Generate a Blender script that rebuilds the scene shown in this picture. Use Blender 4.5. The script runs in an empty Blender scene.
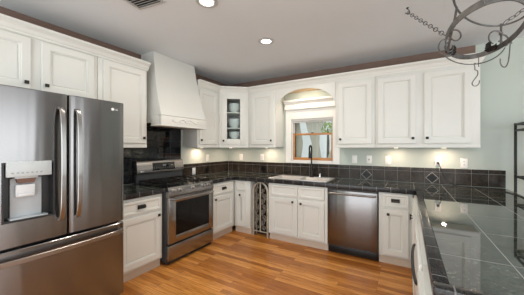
import bpy, bmesh, math, random
from mathutils import Vector, Matrix
random.seed(7)
SC = bpy.context.scene
COL = SC.collection
PI = math.pi
R = math.radians

# ------------------------------------------------------------------ camera
cam_d = bpy.data.cameras.new('camera')
cam = bpy.data.objects.new('camera', cam_d)
COL.objects.link(cam)
cam.location = (3.1205, -3.879, 1.390)
cam.rotation_euler = (PI/2, 0, R(30.19))
cam_d.sensor_width = 36
cam_d.lens = 36*245.33/524
cam_d.shift_x = -3.45/524
cam_d.clip_start = 0.02
SC.camera = cam

# ------------------------------------------------------------------ world, exposure, big lights
SC.view_settings.view_transform = 'Standard'
SC.view_settings.look = 'None'
SC.view_settings.exposure = 0.06
SC.view_settings.gamma = 1.0
SC.view_settings.use_curve_mapping = False
world = bpy.data.worlds.new('sky')
SC.world = world
world.use_nodes = True
bgn = world.node_tree.nodes['Background']
bgn.inputs[0].default_value = (0.92, 0.97, 0.97, 1)
bgn.inputs[1].default_value = 0.78
try:
    SC.cycles.max_bounces = 10
    SC.cycles.diffuse_bounces = 5
    SC.cycles.glossy_bounces = 5
    SC.cycles.use_denoising = True
    SC.cycles.sample_clamp_indirect = 6.0
except Exception:
    pass

def area(name, loc, rot, sx, sy, power, color=(1, 1, 1)):
    l = bpy.data.lights.new(name, 'AREA')
    l.shape = 'RECTANGLE'; l.size = sx; l.size_y = sy
    l.energy = power; l.color = color
    o = bpy.data.objects.new(name, l)
    o.location = loc; o.rotation_euler = rot
    COL.objects.link(o)
    return o
# daylight entering through the windows behind the photographer and in the dining side, then an added ceiling fill
area('daylight_rear_window', (2.6, -7.42, 1.45), (R(97), 0, 0), 4.4, 1.9, 100, (0.90, 0.96, 1.0))
area('daylight_side_window', (6.42, -2.6, 1.35), (R(90), 0, R(90)), 2.6, 1.9, 55, (0.92, 0.97, 1.0))
area('ceiling_fill', (3.2, -6.2, 0.25), (R(180), 0, 0), 5.0, 2.2, 140, (0.91, 0.965, 1.0))  # added unseen lamp facing up, brightens the ceiling

# ------------------------------------------------------------------ materials
MATS = {}
def mat(name, color, rough=0.5, metal=0.0, ior=1.5, coat=0.0, noise=0.0, nscale=8.0, stretch=(1, 1, 1), bump=0.0, emit=None, estr=0.0):
    m = bpy.data.materials.new(name); m.use_nodes = True
    nt = m.node_tree; b = nt.nodes['Principled BSDF']
    b.inputs['Base Color'].default_value = (*color, 1)
    b.inputs['Roughness'].default_value = rough
    b.inputs['Metallic'].default_value = metal
    b.inputs['IOR'].default_value = ior
    b.inputs['Coat Weight'].default_value = coat
    if emit:
        b.inputs['Emission Color'].default_value = (*emit, 1)
        b.inputs['Emission Strength'].default_value = estr
    if noise or bump:
        tc = nt.nodes.new('ShaderNodeTexCoord'); mp = nt.nodes.new('ShaderNodeMapping')
        mp.inputs['Scale'].default_value = stretch
        nz = nt.nodes.new('ShaderNodeTexNoise'); nz.inputs['Scale'].default_value = nscale
        nz.inputs['Detail'].default_value = 4
        nt.links.new(tc.outputs['Object'], mp.inputs[0]); nt.links.new(mp.outputs[0], nz.inputs['Vector'])
        if noise:
            cr = nt.nodes.new('ShaderNodeValToRGB')
            cr.color_ramp.elements[0].position = 0.3; cr.color_ramp.elements[1].position = 0.7
            cr.color_ramp.elements[0].color = (*[c*(1-noise) for c in color], 1)
            cr.color_ramp.elements[1].color = (*[min(1, c*(1+noise)) for c in color], 1)
            nt.links.new(nz.outputs['Fac'], cr.inputs[0]); nt.links.new(cr.outputs[0], b.inputs['Base Color'])
        if bump:
            bp = nt.nodes.new('ShaderNodeBump'); bp.inputs['Strength'].default_value = bump
            bp.inputs['Distance'].default_value = 0.002
            nt.links.new(nz.outputs['Fac'], bp.inputs['Height']); nt.links.new(bp.outputs[0], b.inputs['Normal'])
    MATS[name] = m
    return m

WHITE = mat('cabinet_paint', (0.715, 0.72, 0.68), 0.38, noise=0.02, nscale=3)
HOODW = mat('hood_paint', (0.70, 0.705, 0.67), 0.5, noise=0.015, nscale=4)
APPW = mat('appliance_white', (0.80, 0.80, 0.77), 0.3, noise=0.01, nscale=4)
TOE = mat('toe_kick_paint', (0.62, 0.52, 0.42), 0.5, noise=0.05, nscale=5)
CEIL = mat('ceiling_paint', (0.70, 0.74, 0.765), 0.85, noise=0.015, nscale=2)
GREEN = mat('wall_paint', (0.505, 0.56, 0.51), 0.75, noise=0.015, nscale=2)
BROWN = mat('cabinet_top_shade', (0.20, 0.128, 0.098), 0.7, noise=0.04, nscale=2)  # brown that carries the shade above the cabinets
BEIGE = mat('far_wall_paint', (0.54, 0.56, 0.575), 0.8, noise=0.02, nscale=2)
TRIMW = mat('window_trim_paint', (0.82, 0.81, 0.78), 0.4, noise=0.01, nscale=4)
BLACKM = mat('black_metal', (0.014, 0.013, 0.012), 0.38, metal=0.4, noise=0.2, nscale=30)
BRONZE = mat('bronze_metal', (0.028, 0.024, 0.021), 0.35, metal=0.7, noise=0.25, nscale=20)
IRON = mat('wrought_iron', (0.15, 0.145, 0.14), 0.45, metal=0.6, noise=0.35, nscale=25, bump=0.3)
CHROME = mat('chrome', (0.75, 0.75, 0.75), 0.15, metal=1.0, noise=0.03, nscale=9)
SINKM = mat('sink_steel', (0.82, 0.80, 0.79), 0.28, metal=0.45, noise=0.04, nscale=12)
BLACKGL = mat('black_glass', (0.008, 0.008, 0.009), 0.06, ior=1.55, noise=0.1, nscale=3)
BLACKPL = mat('black_plastic', (0.02, 0.02, 0.021), 0.4, noise=0.1, nscale=12)
GREYPL = mat('grey_plastic', (0.50, 0.545, 0.575), 0.4, noise=0.04, nscale=6)
DARKGREY = mat('dark_grey_plastic', (0.055, 0.058, 0.062), 0.4, noise=0.08, nscale=6)
BROWNPL = mat('brown_plastic', (0.16, 0.075, 0.045), 0.4, noise=0.1, nscale=10)
PANELGREY = mat('display_panel_silver', (0.55, 0.60, 0.615), 0.35, noise=0.03, nscale=6)
PORC = mat('porcelain', (0.80, 0.84, 0.84), 0.2, noise=0.01, nscale=5)
OAK = mat('window_oak', (0.50, 0.225, 0.075), 0.4, noise=0.22, nscale=6, stretch=(1, 6, 6))
PLYW = mat('recess_board', (0.70, 0.50, 0.32), 0.6, noise=0.1, nscale=5)
PALEIRON = mat('antique_silver_metal', (0.47, 0.43, 0.355), 0.45, metal=0.35, noise=0.15, nscale=20)
OUTLET = mat('outlet_plastic', (0.83, 0.83, 0.80), 0.35, noise=0.01, nscale=5)
AMBER = mat('amber_ceramic', (0.50, 0.17, 0.05), 0.35, noise=0.15, nscale=14)
LEAF = mat('shrub_leaf', (0.42, 0.52, 0.10), 0.6, noise=0.4, nscale=7)
LAWN = mat('garden_ground', (0.52, 0.54, 0.48), 0.9, noise=0.3, nscale=3)
SHEER = mat('curtain_fabric', (0.82, 0.80, 0.76), 0.8, noise=0.12, nscale=4, stretch=(9, 9, 0.6))
_nt = SHEER.node_tree; _tl = _nt.nodes.new('ShaderNodeBsdfTranslucent'); _tl.inputs[0].default_value = (0.97, 0.94, 0.90, 1)
_mx = _nt.nodes.new('ShaderNodeMixShader'); _mx.inputs[0].default_value = 0.85
_nt.links.new(_nt.nodes['Principled BSDF'].outputs[0], _mx.inputs[1]); _nt.links.new(_tl.outputs[0], _mx.inputs[2])
_nt.links.new(_mx.outputs[0], [n for n in _nt.nodes if n.type == 'OUTPUT_MATERIAL'][0].inputs[0])
BLINDW = mat('blind_fabric', (0.74, 0.74, 0.72), 0.7, noise=0.03, nscale=10)
LAMPON = mat('lamp_lens', (1, 1, 1), 0.4, emit=(1.0, 0.95, 0.86), estr=9.0, noise=0.01)
PUCKON = mat('puck_lens', (1, 1, 1), 0.4, emit=(1.0, 0.82, 0.58), estr=4.0, noise=0.01)
VENTM = mat('vent_metal', (0.50, 0.50, 0.49), 0.4, metal=0.3, noise=0.03, nscale=10)
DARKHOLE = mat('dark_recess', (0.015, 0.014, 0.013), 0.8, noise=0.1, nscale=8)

def glass_mat():
    m = bpy.data.materials.new('clear_glass'); m.use_nodes = True
    nt = m.node_tree; nt.nodes.clear()
    out = nt.nodes.new('ShaderNodeOutputMaterial'); mx = nt.nodes.new('ShaderNodeMixShader')
    tr = nt.nodes.new('ShaderNodeBsdfTransparent'); gl = nt.nodes.new('ShaderNodeBsdfGlossy')
    gl.inputs['Roughness'].default_value = 0.03
    fr = nt.nodes.new('ShaderNodeFresnel'); fr.inputs[0].default_value = 1.45
    tr.inputs[0].default_value = (0.93, 0.96, 0.95, 1)
    nt.links.new(fr.outputs[0], mx.inputs[0]); nt.links.new(tr.outputs[0], mx.inputs[1])
    nt.links.new(gl.outputs[0], mx.inputs[2]); nt.links.new(mx.outputs[0], out.inputs[0])
    return m
GLASS = glass_mat()

def steel_mat(name, color, axis, rough=0.27):
    """brushed stainless: streaks run along one local axis"""
    m = bpy.data.materials.new(name); m.use_nodes = True
    nt = m.node_tree; b = nt.nodes['Principled BSDF']
    b.inputs['Metallic'].default_value = 1.0
    b.inputs['Anisotropic'].default_value = 0.75; b.inputs['Anisotropic Rotation'].default_value = 0.0 if axis == 0 else 0.25
    tc = nt.nodes.new('ShaderNodeTexCoord'); mp = nt.nodes.new('ShaderNodeMapping')
    sc = [60, 60, 60]; sc[axis] = 0.8
    mp.inputs['Scale'].default_value = sc
    nz = nt.nodes.new('ShaderNodeTexNoise'); nz.inputs['Scale'].default_value = 4; nz.inputs['Detail'].default_value = 3
    nt.links.new(tc.outputs['Object'], mp.inputs[0]); nt.links.new(mp.outputs[0], nz.inputs['Vector'])
    cr = nt.nodes.new('ShaderNodeValToRGB')
    cr.color_ramp.elements[0].color = (*[c*0.97 for c in color], 1)
    cr.color_ramp.elements[1].color = (*[c*1.03 for c in color], 1)
    nt.links.new(nz.outputs['Fac'], cr.inputs[0]); nt.links.new(cr.outputs[0], b.inputs['Base Color'])
    mr = nt.nodes.new('ShaderNodeMapRange')
    mr.inputs['To Min'].default_value = rough-0.015; mr.inputs['To Max'].default_value = rough+0.02
    nt.links.new(nz.outputs['Fac'], mr.inputs['Value']); nt.links.new(mr.outputs[0], b.inputs['Roughness'])
    # slow waviness of the sheet
    n2 = nt.nodes.new('ShaderNodeTexNoise'); n2.inputs['Scale'].default_value = 5; n2.inputs['Detail'].default_value = 1
    mp2 = nt.nodes.new('ShaderNodeMapping'); s2 = [2.2, 2.2, 2.2]; s2[axis] = 0.12
    mp2.inputs['Scale'].default_value = s2
    nt.links.new(tc.outputs['Object'], mp2.inputs[0]); nt.links.new(mp2.outputs[0], n2.inputs['Vector'])
    bp = nt.nodes.new('ShaderNodeBump'); bp.inputs['Strength'].default_value = 0.5; bp.inputs['Distance'].default_value = 0.006
    nt.links.new(n2.outputs['Fac'], bp.inputs['Height']); nt.links.new(bp.outputs[0], b.inputs['Normal'])
    return m
STEELV = steel_mat('brushed_steel_vertical', (0.25, 0.245, 0.245), 2, 0.22)
STEELH = steel_mat('brushed_steel_horizontal', (0.36, 0.352, 0.345), 0, 0.26)
STEELB = steel_mat('handle_steel', (0.36, 0.35, 0.34), 0, 0.32)

def floor_mat():
    m = bpy.data.materials.new('oak_strip_floor'); m.use_nodes = True
    nt = m.node_tree; b = nt.nodes['Principled BSDF']; L = nt.links.new
    tc = nt.nodes.new('ShaderNodeTexCoord')
    br = nt.nodes.new('ShaderNodeTexBrick')
    br.offset = 0.37; br.offset_frequency = 3; br.squash = 1.0
    br.inputs['Scale'].default_value = 1.0
    br.inputs['Brick Width'].default_value = 0.95
    br.inputs['Row Height'].default_value = 0.0572
    br.inputs['Mortar Size'].default_value = 0.0011
    br.inputs['Mortar Smooth'].default_value = 0.3
    br.inputs['Bias'].default_value = 0.0
    br.inputs['Color1'].default_value = (0, 0, 0, 1); br.inputs['Color2'].default_value = (1, 1, 1, 1)
    br.inputs['Mortar'].default_value = (0.5, 0.5, 0.5, 1)
    L(tc.outputs['Object'], br.inputs['Vector'])
    ramp = nt.nodes.new('ShaderNodeValToRGB'); e = ramp.color_ramp.elements
    e[0].position = 0.0; e[0].color = (0.38, 0.128, 0.023, 1)
    e[1].position = 1.0; e[1].color = (0.74, 0.335, 0.085, 1)
    k = e.new(0.5); k.color = (0.56, 0.222, 0.045, 1)
    L(br.outputs['Color'], ramp.inputs[0])
    mp = nt.nodes.new('ShaderNodeMapping'); mp.inputs['Scale'].default_value = (1.6, 26, 1)
    nz = nt.nodes.new('ShaderNodeTexNoise'); nz.inputs['Scale'].default_value = 3.0; nz.inputs['Detail'].default_value = 6
    nz.inputs['Distortion'].default_value = 0.7
    L(tc.outputs['Object'], mp.inputs[0]); L(mp.outputs[0], nz.inputs['Vector'])
    g = nt.nodes.new('ShaderNodeValToRGB')
    g.color_ramp.elements[0].position = 0.28; g.color_ramp.elements[0].color = (0.60, 0.52, 0.45, 1)
    g.color_ramp.elements[1].position = 0.62; g.color_ramp.elements[1].color = (1.08, 1.08, 1.08, 1)
    L(nz.outputs['Fac'], g.inputs[0])
    mul = nt.nodes.new('ShaderNodeMix'); mul.data_type = 'RGBA'; mul.blend_type = 'MULTIPLY'; mul.inputs[0].default_value = 1.0
    L(ramp.outputs[0], mul.inputs[6]); L(g.outputs[0], mul.inputs[7])
    mm = nt.nodes.new('ShaderNodeMix'); mm.data_type = 'RGBA'; mm.inputs[7].default_value = (0.15, 0.06, 0.02, 1)
    L(br.outputs['Fac'], mm.inputs[0]); L(mul.outputs[2], mm.inputs[6])
    L(mm.outputs[2], b.inputs['Base Color'])
    b.inputs['Roughness'].default_value = 0.30
    b.inputs['Specular IOR Level'].default_value = 0.3
    b.inputs['Coat Weight'].default_value = 0.08; b.inputs['Coat Roughness'].default_value = 0.12
    bp = nt.nodes.new('ShaderNodeBump'); bp.inputs['Strength'].default_value = 0.12; bp.inputs['Distance'].default_value = 0.002
    L(nz.outputs['Fac'], bp.inputs['Height']); L(bp.outputs[0], b.inputs['Normal'])
    return m
FLOOR = floor_mat()

def tile_mat(name, base, speck, pitch, phase, grout, gcol, rough=0.1, ior=1.7, gw=0.004, sscale=120, axes=(0, 1), spec=0.5):
    """polished stone tile; straight grout lines every pitch along two axes (pitch 0 = none)"""
    m = bpy.data.materials.new(name); m.use_nodes = True
    nt = m.node_tree; b = nt.nodes['Principled BSDF']; L = nt.links.new
    tc = nt.nodes.new('ShaderNodeTexCoord')
    nz = nt.nodes.new('ShaderNodeTexNoise'); nz.inputs['Scale'].default_value = sscale; nz.inputs['Detail'].default_value = 3
    L(tc.outputs['Object'], nz.inputs['Vector'])
    cr = nt.nodes.new('ShaderNodeValToRGB')
    e = cr.color_ramp.elements
    e[0].position = 0.42; e[0].color = (*base, 1); e[1].position = 0.68; e[1].color = (*speck, 1)
    L(nz.outputs['Fac'], cr.inputs[0])
    n2 = nt.nodes.new('ShaderNodeTexNoise'); n2.inputs['Scale'].default_value = 9; n2.inputs['Detail'].default_value = 4
    L(tc.outputs['Object'], n2.inputs['Vector'])
    c2 = nt.nodes.new('ShaderNodeValToRGB')
    c2.color_ramp.elements[0].position = 0.35; c2.color_ramp.elements[0].color = (0.65, 0.65, 0.65, 1)
    c2.color_ramp.elements[1].position = 0.7; c2.color_ramp.elements[1].color = (1.35, 1.3, 1.25, 1)
    L(n2.outputs['Fac'], c2.inputs[0])
    mu = nt.nodes.new('ShaderNodeMix'); mu.data_type = 'RGBA'; mu.blend_type = 'MULTIPLY'; mu.inputs[0].default_value = 1
    L(cr.outputs[0], mu.inputs[6]); L(c2.outputs[0], mu.inputs[7])
    col = mu.outputs[2]; fac = None
    if grout:
        sp = nt.nodes.new('ShaderNodeSeparateXYZ'); L(tc.outputs['Object'], sp.inputs[0])
        for ax, p, ph in zip(axes, pitch, phase):
            if not p: continue
            def mth(op, a, bb=None):
                n = nt.nodes.new('ShaderNodeMath'); n.operation = op
                if hasattr(a, 'links'): L(a, n.inputs[0])
                else: n.inputs[0].default_value = a
                if bb is not None:
                    if hasattr(bb, 'links'): L(bb, n.inputs[1])
                    else: n.inputs[1].default_value = bb
                return n.outputs[0]
            v = mth('SUBTRACT', sp.outputs[ax], ph)
            v = mth('DIVIDE', v, p); v = mth('ADD', v, 0.5); v = mth('FRACT', v)
            v = mth('SUBTRACT', v, 0.5); v = mth('ABSOLUTE', v)
            v = mth('LESS_THAN', v, gw/2/p)
            fac = v if fac is None else mth('MAXIMUM', fac, v)
        mg = nt.nodes.new('ShaderNodeMix'); mg.data_type = 'RGBA'; mg.inputs[7].default_value = (*gcol, 1)
        L(fac, mg.inputs[0]); L(col, mg.inputs[6]); col = mg.outputs[2]
        mr = nt.nodes.new('ShaderNodeMapRange'); mr.inputs['To Min'].default_value = rough; mr.inputs['To Max'].default_value = 0.6
        L(fac, mr.inputs['Value']); L(mr.outputs[0], b.inputs['Roughness'])
    else:
        b.inputs['Roughness'].default_value = rough
    L(col, b.inputs['Base Color'])
    b.inputs['IOR'].default_value = ior
    b.inputs['Specular IOR Level'].default_value = spec
    return m
GROUT = (0.36, 0.37, 0.36)
TOPTILE = tile_mat('granite_top_tile', (0.013, 0.016, 0.013), (0.105, 0.12, 0.10), (0.304, 0.44), (3.485, -2.53), True, GROUT, 0.03, 1.9, 0.0035, sscale=85)
EDGEX = tile_mat('granite_edge_tile', (0.012, 0.012, 0.013), (0.05, 0.05, 0.05), (0.155,), (0.0,), True, (0.20, 0.20, 0.20), 0.22, 1.4, 0.005, axes=(0,))
EDGEY = tile_mat('granite_edge_tile_side', (0.012, 0.012, 0.013), (0.05, 0.05, 0.05), (0.155,), (0.02,), True, (0.20, 0.20, 0.20), 0.22, 1.4, 0.005, axes=(1,))
SPLASH = tile_mat('backsplash_tile', (0.020, 0.017, 0.014), (0.07, 0.058, 0.046), (0,), (0,), False, GROUT, 0.12, 1.42, spec=0.22)
DIAM = tile_mat('diamond_inset_tile', (0.004, 0.004, 0.004), (0.01, 0.01, 0.01), (0,), (0,), False, GROUT, 0.3, 1.3)
BLACKTILE = tile_mat('black_gloss_tile', (0.006, 0.007, 0.008), (0.02, 0.022, 0.024), (0,), (0,), False, GROUT, 0.03, 1.48)
GROUTM = mat('grout', (0.40, 0.39, 0.37), 0.8, noise=0.05, nscale=30)
GROUTD = mat('dark_grout', (0.05, 0.05, 0.05), 0.8, noise=0.05, nscale=30)

# ------------------------------------------------------------------ mesh helpers
def new():
    return bmesh.new()

def box(bm, x0, x1, y0, y1, z0, z1, bev=0.0, M=None, mi=0, seg=2):
    vs = [bm.verts.new((x, y, z)) for x in (x0, x1) for y in (y0, y1) for z in (z0, z1)]
    idx = [(0, 1, 3, 2), (4, 6, 7, 5), (0, 4, 5, 1), (2, 3, 7, 6), (0, 2, 6, 4), (1, 5, 7, 3)]
    fs = [bm.faces.new([vs[i] for i in q]) for q in idx]
    for f in fs: f.material_index = mi
    if M is not None:
        for v in vs: v.co = M @ v.co
    if bev > 0:
        es = list({e for f in fs for e in f.edges})
        r = bmesh.ops.bevel(bm, geom=es, offset=bev, segments=seg, profile=0.5, affect='EDGES')
        for f in r['faces']: f.material_index = mi
    return vs

def tube(bm, pts, r, n=8, closed=False, cap=True):
    """round tube along points; r a number or one radius per point"""
    pts = [Vector(p) for p in pts]; N = len(pts)
    rs = r if isinstance(r, (list, tuple)) else [r]*N
    rings = []; prev = None
    for i, p in enumerate(pts):
        if closed: t = pts[(i+1) % N]-pts[(i-1) % N]
        else: t = pts[min(i+1, N-1)]-pts[max(i-1, 0)]
        if t.length < 1e-9: t = Vector((0, 0, 1))
        t.normalize()
        if prev is None:
            a = Vector((0, 0, 1)) if abs(t.z) < 0.9 else Vector((1, 0, 0))
            u = t.cross(a).normalized()
        else:
            u = (prev-t*prev.dot(t))
            u = u.normalized() if u.length > 1e-6 else t.orthogonal().normalized()
        prev = u; w = t.cross(u)
        rings.append([bm.verts.new(p+(u*math.cos(2*PI*k/n)+w*math.sin(2*PI*k/n))*rs[i]) for k in range(n)])
    for i in range(N if closed else N-1):
        a, b2 = rings[i], rings[(i+1) % N]
        for k in range(n):
            bm.faces.new((a[k], a[(k+1) % n], b2[(k+1) % n], b2[k]))
    if cap and not closed:
        bm.faces.new(rings[0][::-1]); bm.faces.new(rings[-1])

def lathe(bm, prof, n=24, M=None):
    """profile [(r,z)] spun around z"""
    rings = []
    for r, z in prof:
        if r < 1e-6: rings.append([bm.verts.new((0, 0, z))])
        else: rings.append([bm.verts.new((r*math.cos(2*PI*k/n), r*math.sin(2*PI*k/n), z)) for k in range(n)])
    for a, b2 in zip(rings, rings[1:]):
        if len(a) == 1 and len(b2) == 1: continue
        for k in range(n):
            k2 = (k+1) % n
            if len(a) == 1: bm.faces.new((a[0], b2[k2], b2[k]))
            elif len(b2) == 1: bm.faces.new((a[k], a[k2], b2[0]))
            else: bm.faces.new((a[k], a[k2], b2[k2], b2[k]))
    if M is not None:
        for rg in rings:
            for v in rg: v.co = M @ v.co

def prism(bm, poly, a, b2, axis='z'):
    """extrude a 2D polygon from a to b2 along an axis; poly coords are the other two axes in order"""
    def P(p, q):
        if axis == 'z': return (p[0], p[1], q)
        if axis == 'y': return (p[0], q, p[1])
        return (q, p[0], p[1])
    A = [bm.verts.new(P(p, a)) for p in poly]; B = [bm.verts.new(P(p, b2)) for p in poly]
    bm.faces.new(A[::-1]); bm.faces.new(B)
    n = len(poly)
    for i in range(n):
        bm.faces.new((A[i], A[(i+1) % n], B[(i+1) % n], B[i]))

def rings_panel(bm, x0, x1, z0, z1, prof):
    """nested rectangles: prof = [(inset, y)] from back outline to centre; front faces -y"""
    rings = []
    for ins, y in prof:
        rings.append([bm.verts.new(c) for c in ((x0+ins, y, z0+ins), (x1-ins, y, z0+ins), (x1-ins, y, z1-ins), (x0+ins, y, z1-ins))])
    for a, b2 in zip(rings, rings[1:]):
        for k in range(4):
            bm.faces.new((a[k], a[(k+1) % 4], b2[(k+1) % 4], b2[k]))
    bm.faces.new(rings[-1]); bm.faces.new(rings[0][::-1])

def sweep(bm, path, prof, closed_profile=True):
    """sweep a profile [(out, z)] along a 2D path with mitred corners; 'out' lies to the right of travel"""
    P = [Vector(p) for p in path]; N = len(P); rings = []
    for i in range(N):
        d1 = (P[i]-P[i-1]).normalized() if i > 0 else None
        d2 = (P[i+1]-P[i]).normalized() if i < N-1 else None
        n1 = Vector((d1.y, -d1.x)) if d1 else None
        n2 = Vector((d2.y, -d2.x)) if d2 else None
        if n1 and n2:
            m = (n1+n2).normalized(); m = m/max(0.3, m.dot(n1))
        else: m = n1 or n2
        rings.append([bm.verts.new((P[i].x+m.x*o, P[i].y+m.y*o, z)) for o, z in prof])
    k = len(prof)
    for a, b2 in zip(rings, rings[1:]):
        for j in range(k if closed_profile else k-1):
            bm.faces.new((a[j], a[(j+1) % k], b2[(j+1) % k], b2[j]))
    bm.faces.new(rings[0][::-1]); bm.faces.new(rings[-1])

def spline(pts, k=6, closed=False):
    pts = [Vector(p) for p in pts]; n = len(pts); out = []
    for i in range(n if closed else n-1):
        if closed: p0, p1, p2, p3 = pts[(i-1) % n], pts[i], pts[(i+1) % n], pts[(i+2) % n]
        else: p0, p1, p2, p3 = pts[max(i-1, 0)], pts[i], pts[i+1], pts[min(i+2, n-1)]
        for j in range(k):
            t = j/k
            out.append(0.5*((2*p1)+(p2-p0)*t+(2*p0-5*p1+4*p2-p3)*t*t+(3*p1-p0-3*p2+p3)*t**3))
    if not closed: out.append(pts[-1])
    return out

def obj(name, bm, material, parent=None, smooth=True, ang=35):
    bmesh.ops.remove_doubles(bm, verts=bm.verts, dist=1e-6)
    bmesh.ops.recalc_face_normals(bm, faces=bm.faces)
    me = bpy.data.meshes.new(name); bm.to_mesh(me); bm.free()
    for m in (material if isinstance(material, (list, tuple)) else [material]): me.materials.append(m)
    if smooth:
        for p in me.polygons: p.use_smooth = True
        me.set_sharp_from_angle(angle=R(ang))
    o = bpy.data.objects.new(name, me); COL.objects.link(o)
    if parent: o.parent = parent
    return o

def bobj(name, material, parent, *boxes, bev=0.0, **kw):
    bm = new()
    for b2 in boxes: box(bm, *b2, bev=bev)
    return obj(name, bm, material, parent, **kw)

def thing(name, label, cat, loc=(0, 0, 0), rz=0.0, group=None):
    o = bpy.data.objects.new(name, None); COL.objects.link(o)
    o.location = loc; o.rotation_euler = (0, 0, rz); o.empty_display_size = 0.1
    o['label'] = label; o['category'] = cat
    if group: o['group'] = group
    return o

def tag(o, label, cat, group=None, kind=None):
    o['label'] = label; o['category'] = cat
    if group: o['group'] = group
    if kind: o['kind'] = kind
    return o

def struct(name, bm, m, parent=None, label=None, cat=None):
    o = obj(name, bm, m, parent, smooth=False)
    if parent is None: o['kind'] = 'structure'
    if label: o['label'] = label; o['category'] = cat
    return o

# ================================================================== THE ROOM
CEIL_Z = 2.64
XR, YR = 6.5, -7.5
bm = new(); box(bm, -0.15, XR+0.15, YR-0.15, 0.15, -0.1, 0.0)
struct('floor', bm, FLOOR, label='honey oak strip floor of the kitchen', cat='floor')
bm = new(); box(bm, -0.15, XR+0.15, YR-0.15, 0.15, CEIL_Z, CEIL_Z+0.1)
struct('ceiling', bm, CEIL, label='flat pale grey painted ceiling', cat='ceiling')
bm = new(); box(bm, -0.15, 0, YR, 0.0, 0, CEIL_Z)
struct('wall_left', bm, GREEN, label='pale wall behind the fridge and range', cat='wall')
WT = 0.26
WX0, WX1, WZ0, WZ1 = 1.385, 2.10, 1.165, 1.868
bm = new()
box(bm, -0.15, WX0, 0, WT, 0, CEIL_Z); box(bm, WX1, XR, 0, WT, 0, CEIL_Z)
box(bm, WX0, WX1, 0, WT, 0, WZ0); box(bm, WX0, WX1, 0, WT, WZ1, CEIL_Z)
struct('wall_back', bm, GREEN, label='pale green back wall with the sink window', cat='wall')
# dining side wall with a wide window, and the wall behind the photographer
bm = new()
box(bm, XR, XR+0.15, YR, -3.9, 0, CEIL_Z); box(bm, XR, XR+0.15, -1.3, 0.15, 0, CEIL_Z)
box(bm, XR, XR+0.15, -3.9, -1.3, 0, 0.4); box(bm, XR, XR+0.15, -3.9, -1.3, 2.3, CEIL_Z)
struct('wall_right', bm, BEIGE, label='plain wall on the dining side', cat='wall')
bm = new()
box(bm, -0.15, 0.4, YR-0.15, YR, 0, CEIL_Z); box(bm, 4.8, XR+0.15, YR-0.15, YR, 0, CEIL_Z)
box(bm, 0.4, 4.8, YR-0.15, YR, 0, 0.5); box(bm, 0.4, 4.8, YR-0.15, YR, 2.4, CEIL_Z)
struct('wall_rear', bm, BEIGE, label='wall behind the photographer', cat='wall')
bm = new()
for k in range(4): box(bm, 0.4+k*1.45, 0.45+k*1.45, YR-0.1, YR-0.04, 0.5, 2.4)
box(bm, 0.4, 4.8, YR-0.1, YR-0.04, 0.5, 0.56); box(bm, 0.4, 4.8, YR-0.1, YR-0.04, 2.34, 2.4)
struct('window_2', bm, TRIMW, label='white framed window behind the photographer', cat='window')
bm = new()
for k in range(3): box(bm, XR+0.04, XR+0.1, -3.9+k*1.275, -3.85+k*1.275, 0.4, 2.3)
box(bm, XR+0.04, XR+0.1, -3.9, -1.3, 0.4, 0.46); box(bm, XR+0.04, XR+0.1, -3.9, -1.3, 2.24, 2.3)
struct('window_3', bm, TRIMW, label='white framed window on the dining side', cat='window')
# thin brown band; the shade above the cabinets is put into its colour
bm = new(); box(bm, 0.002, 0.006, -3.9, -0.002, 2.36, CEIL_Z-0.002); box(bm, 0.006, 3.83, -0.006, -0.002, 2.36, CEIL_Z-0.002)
struct('shade_band', bm, BROWN, label='brown band with the shade above the cabinets in its colour', cat='wall band')

# window over the sink: oak sashes in a white casing
win = bpy.data.objects.new('window_1', None); COL.objects.link(win)
win['kind'] = 'structure'; win['label'] = 'oak framed sash window over the sink'; win['category'] = 'window'
def frame(bm, x0, x1, z0, z1, y0, y1, w, wb=None):
    wb = wb or w
    box(bm, x0, x0+w, y0, y1, z0, z1, 0.003); box(bm, x1-w, x1, y0, y1, z0, z1, 0.003)
    box(bm, x0+w, x1-w, y0, y1, z0, z0+wb, 0.003); box(bm, x0+w, x1-w, y0, y1, z1-w, z1, 0.003)
bm = new(); frame(bm, WX0+0.012, WX1-0.012, WZ0+0.012, 1.63, 0.045, 0.08, 0.032, 0.045)
obj('lower_sash', bm, OAK, win)
bm = new(); frame(bm, WX0+0.012, WX1-0.012, 1.60, WZ1-0.012, 0.082, 0.115, 0.022)
obj('upper_sash', bm, TRIMW, win)
bm = new(); box(bm, WX0, WX0+0.012, 0.01, 0.14, WZ0, WZ1); box(bm, WX1-0.012, WX1, 0.01, 0.14, WZ0, WZ1)
box(bm, WX0, WX1, 0.01, 0.14, WZ0, WZ0+0.012); box(bm, WX0, WX1, 0.01, 0.14, WZ1-0.012, WZ1)
obj('jamb', bm, TRIMW, win)
bobj('lower_pane', GLASS, win, (WX0+0.04, WX1-0.04, 0.06, 0.064, WZ0+0.05, 1.60))
bobj('upper_pane', GLASS, win, (WX0+0.04, WX1-0.04, 0.097, 0.101, 1.63, WZ1-0.04))
bm = new(); lathe(bm, [(0, 0.012), (0.012, 0.012), (0.016, 0.006), (0.02, 0), (0, 0)], 12, Matrix.Translation((1.74, 0.05, 1.63)))
obj('sash_lock', bm, BRONZE, win)
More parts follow.
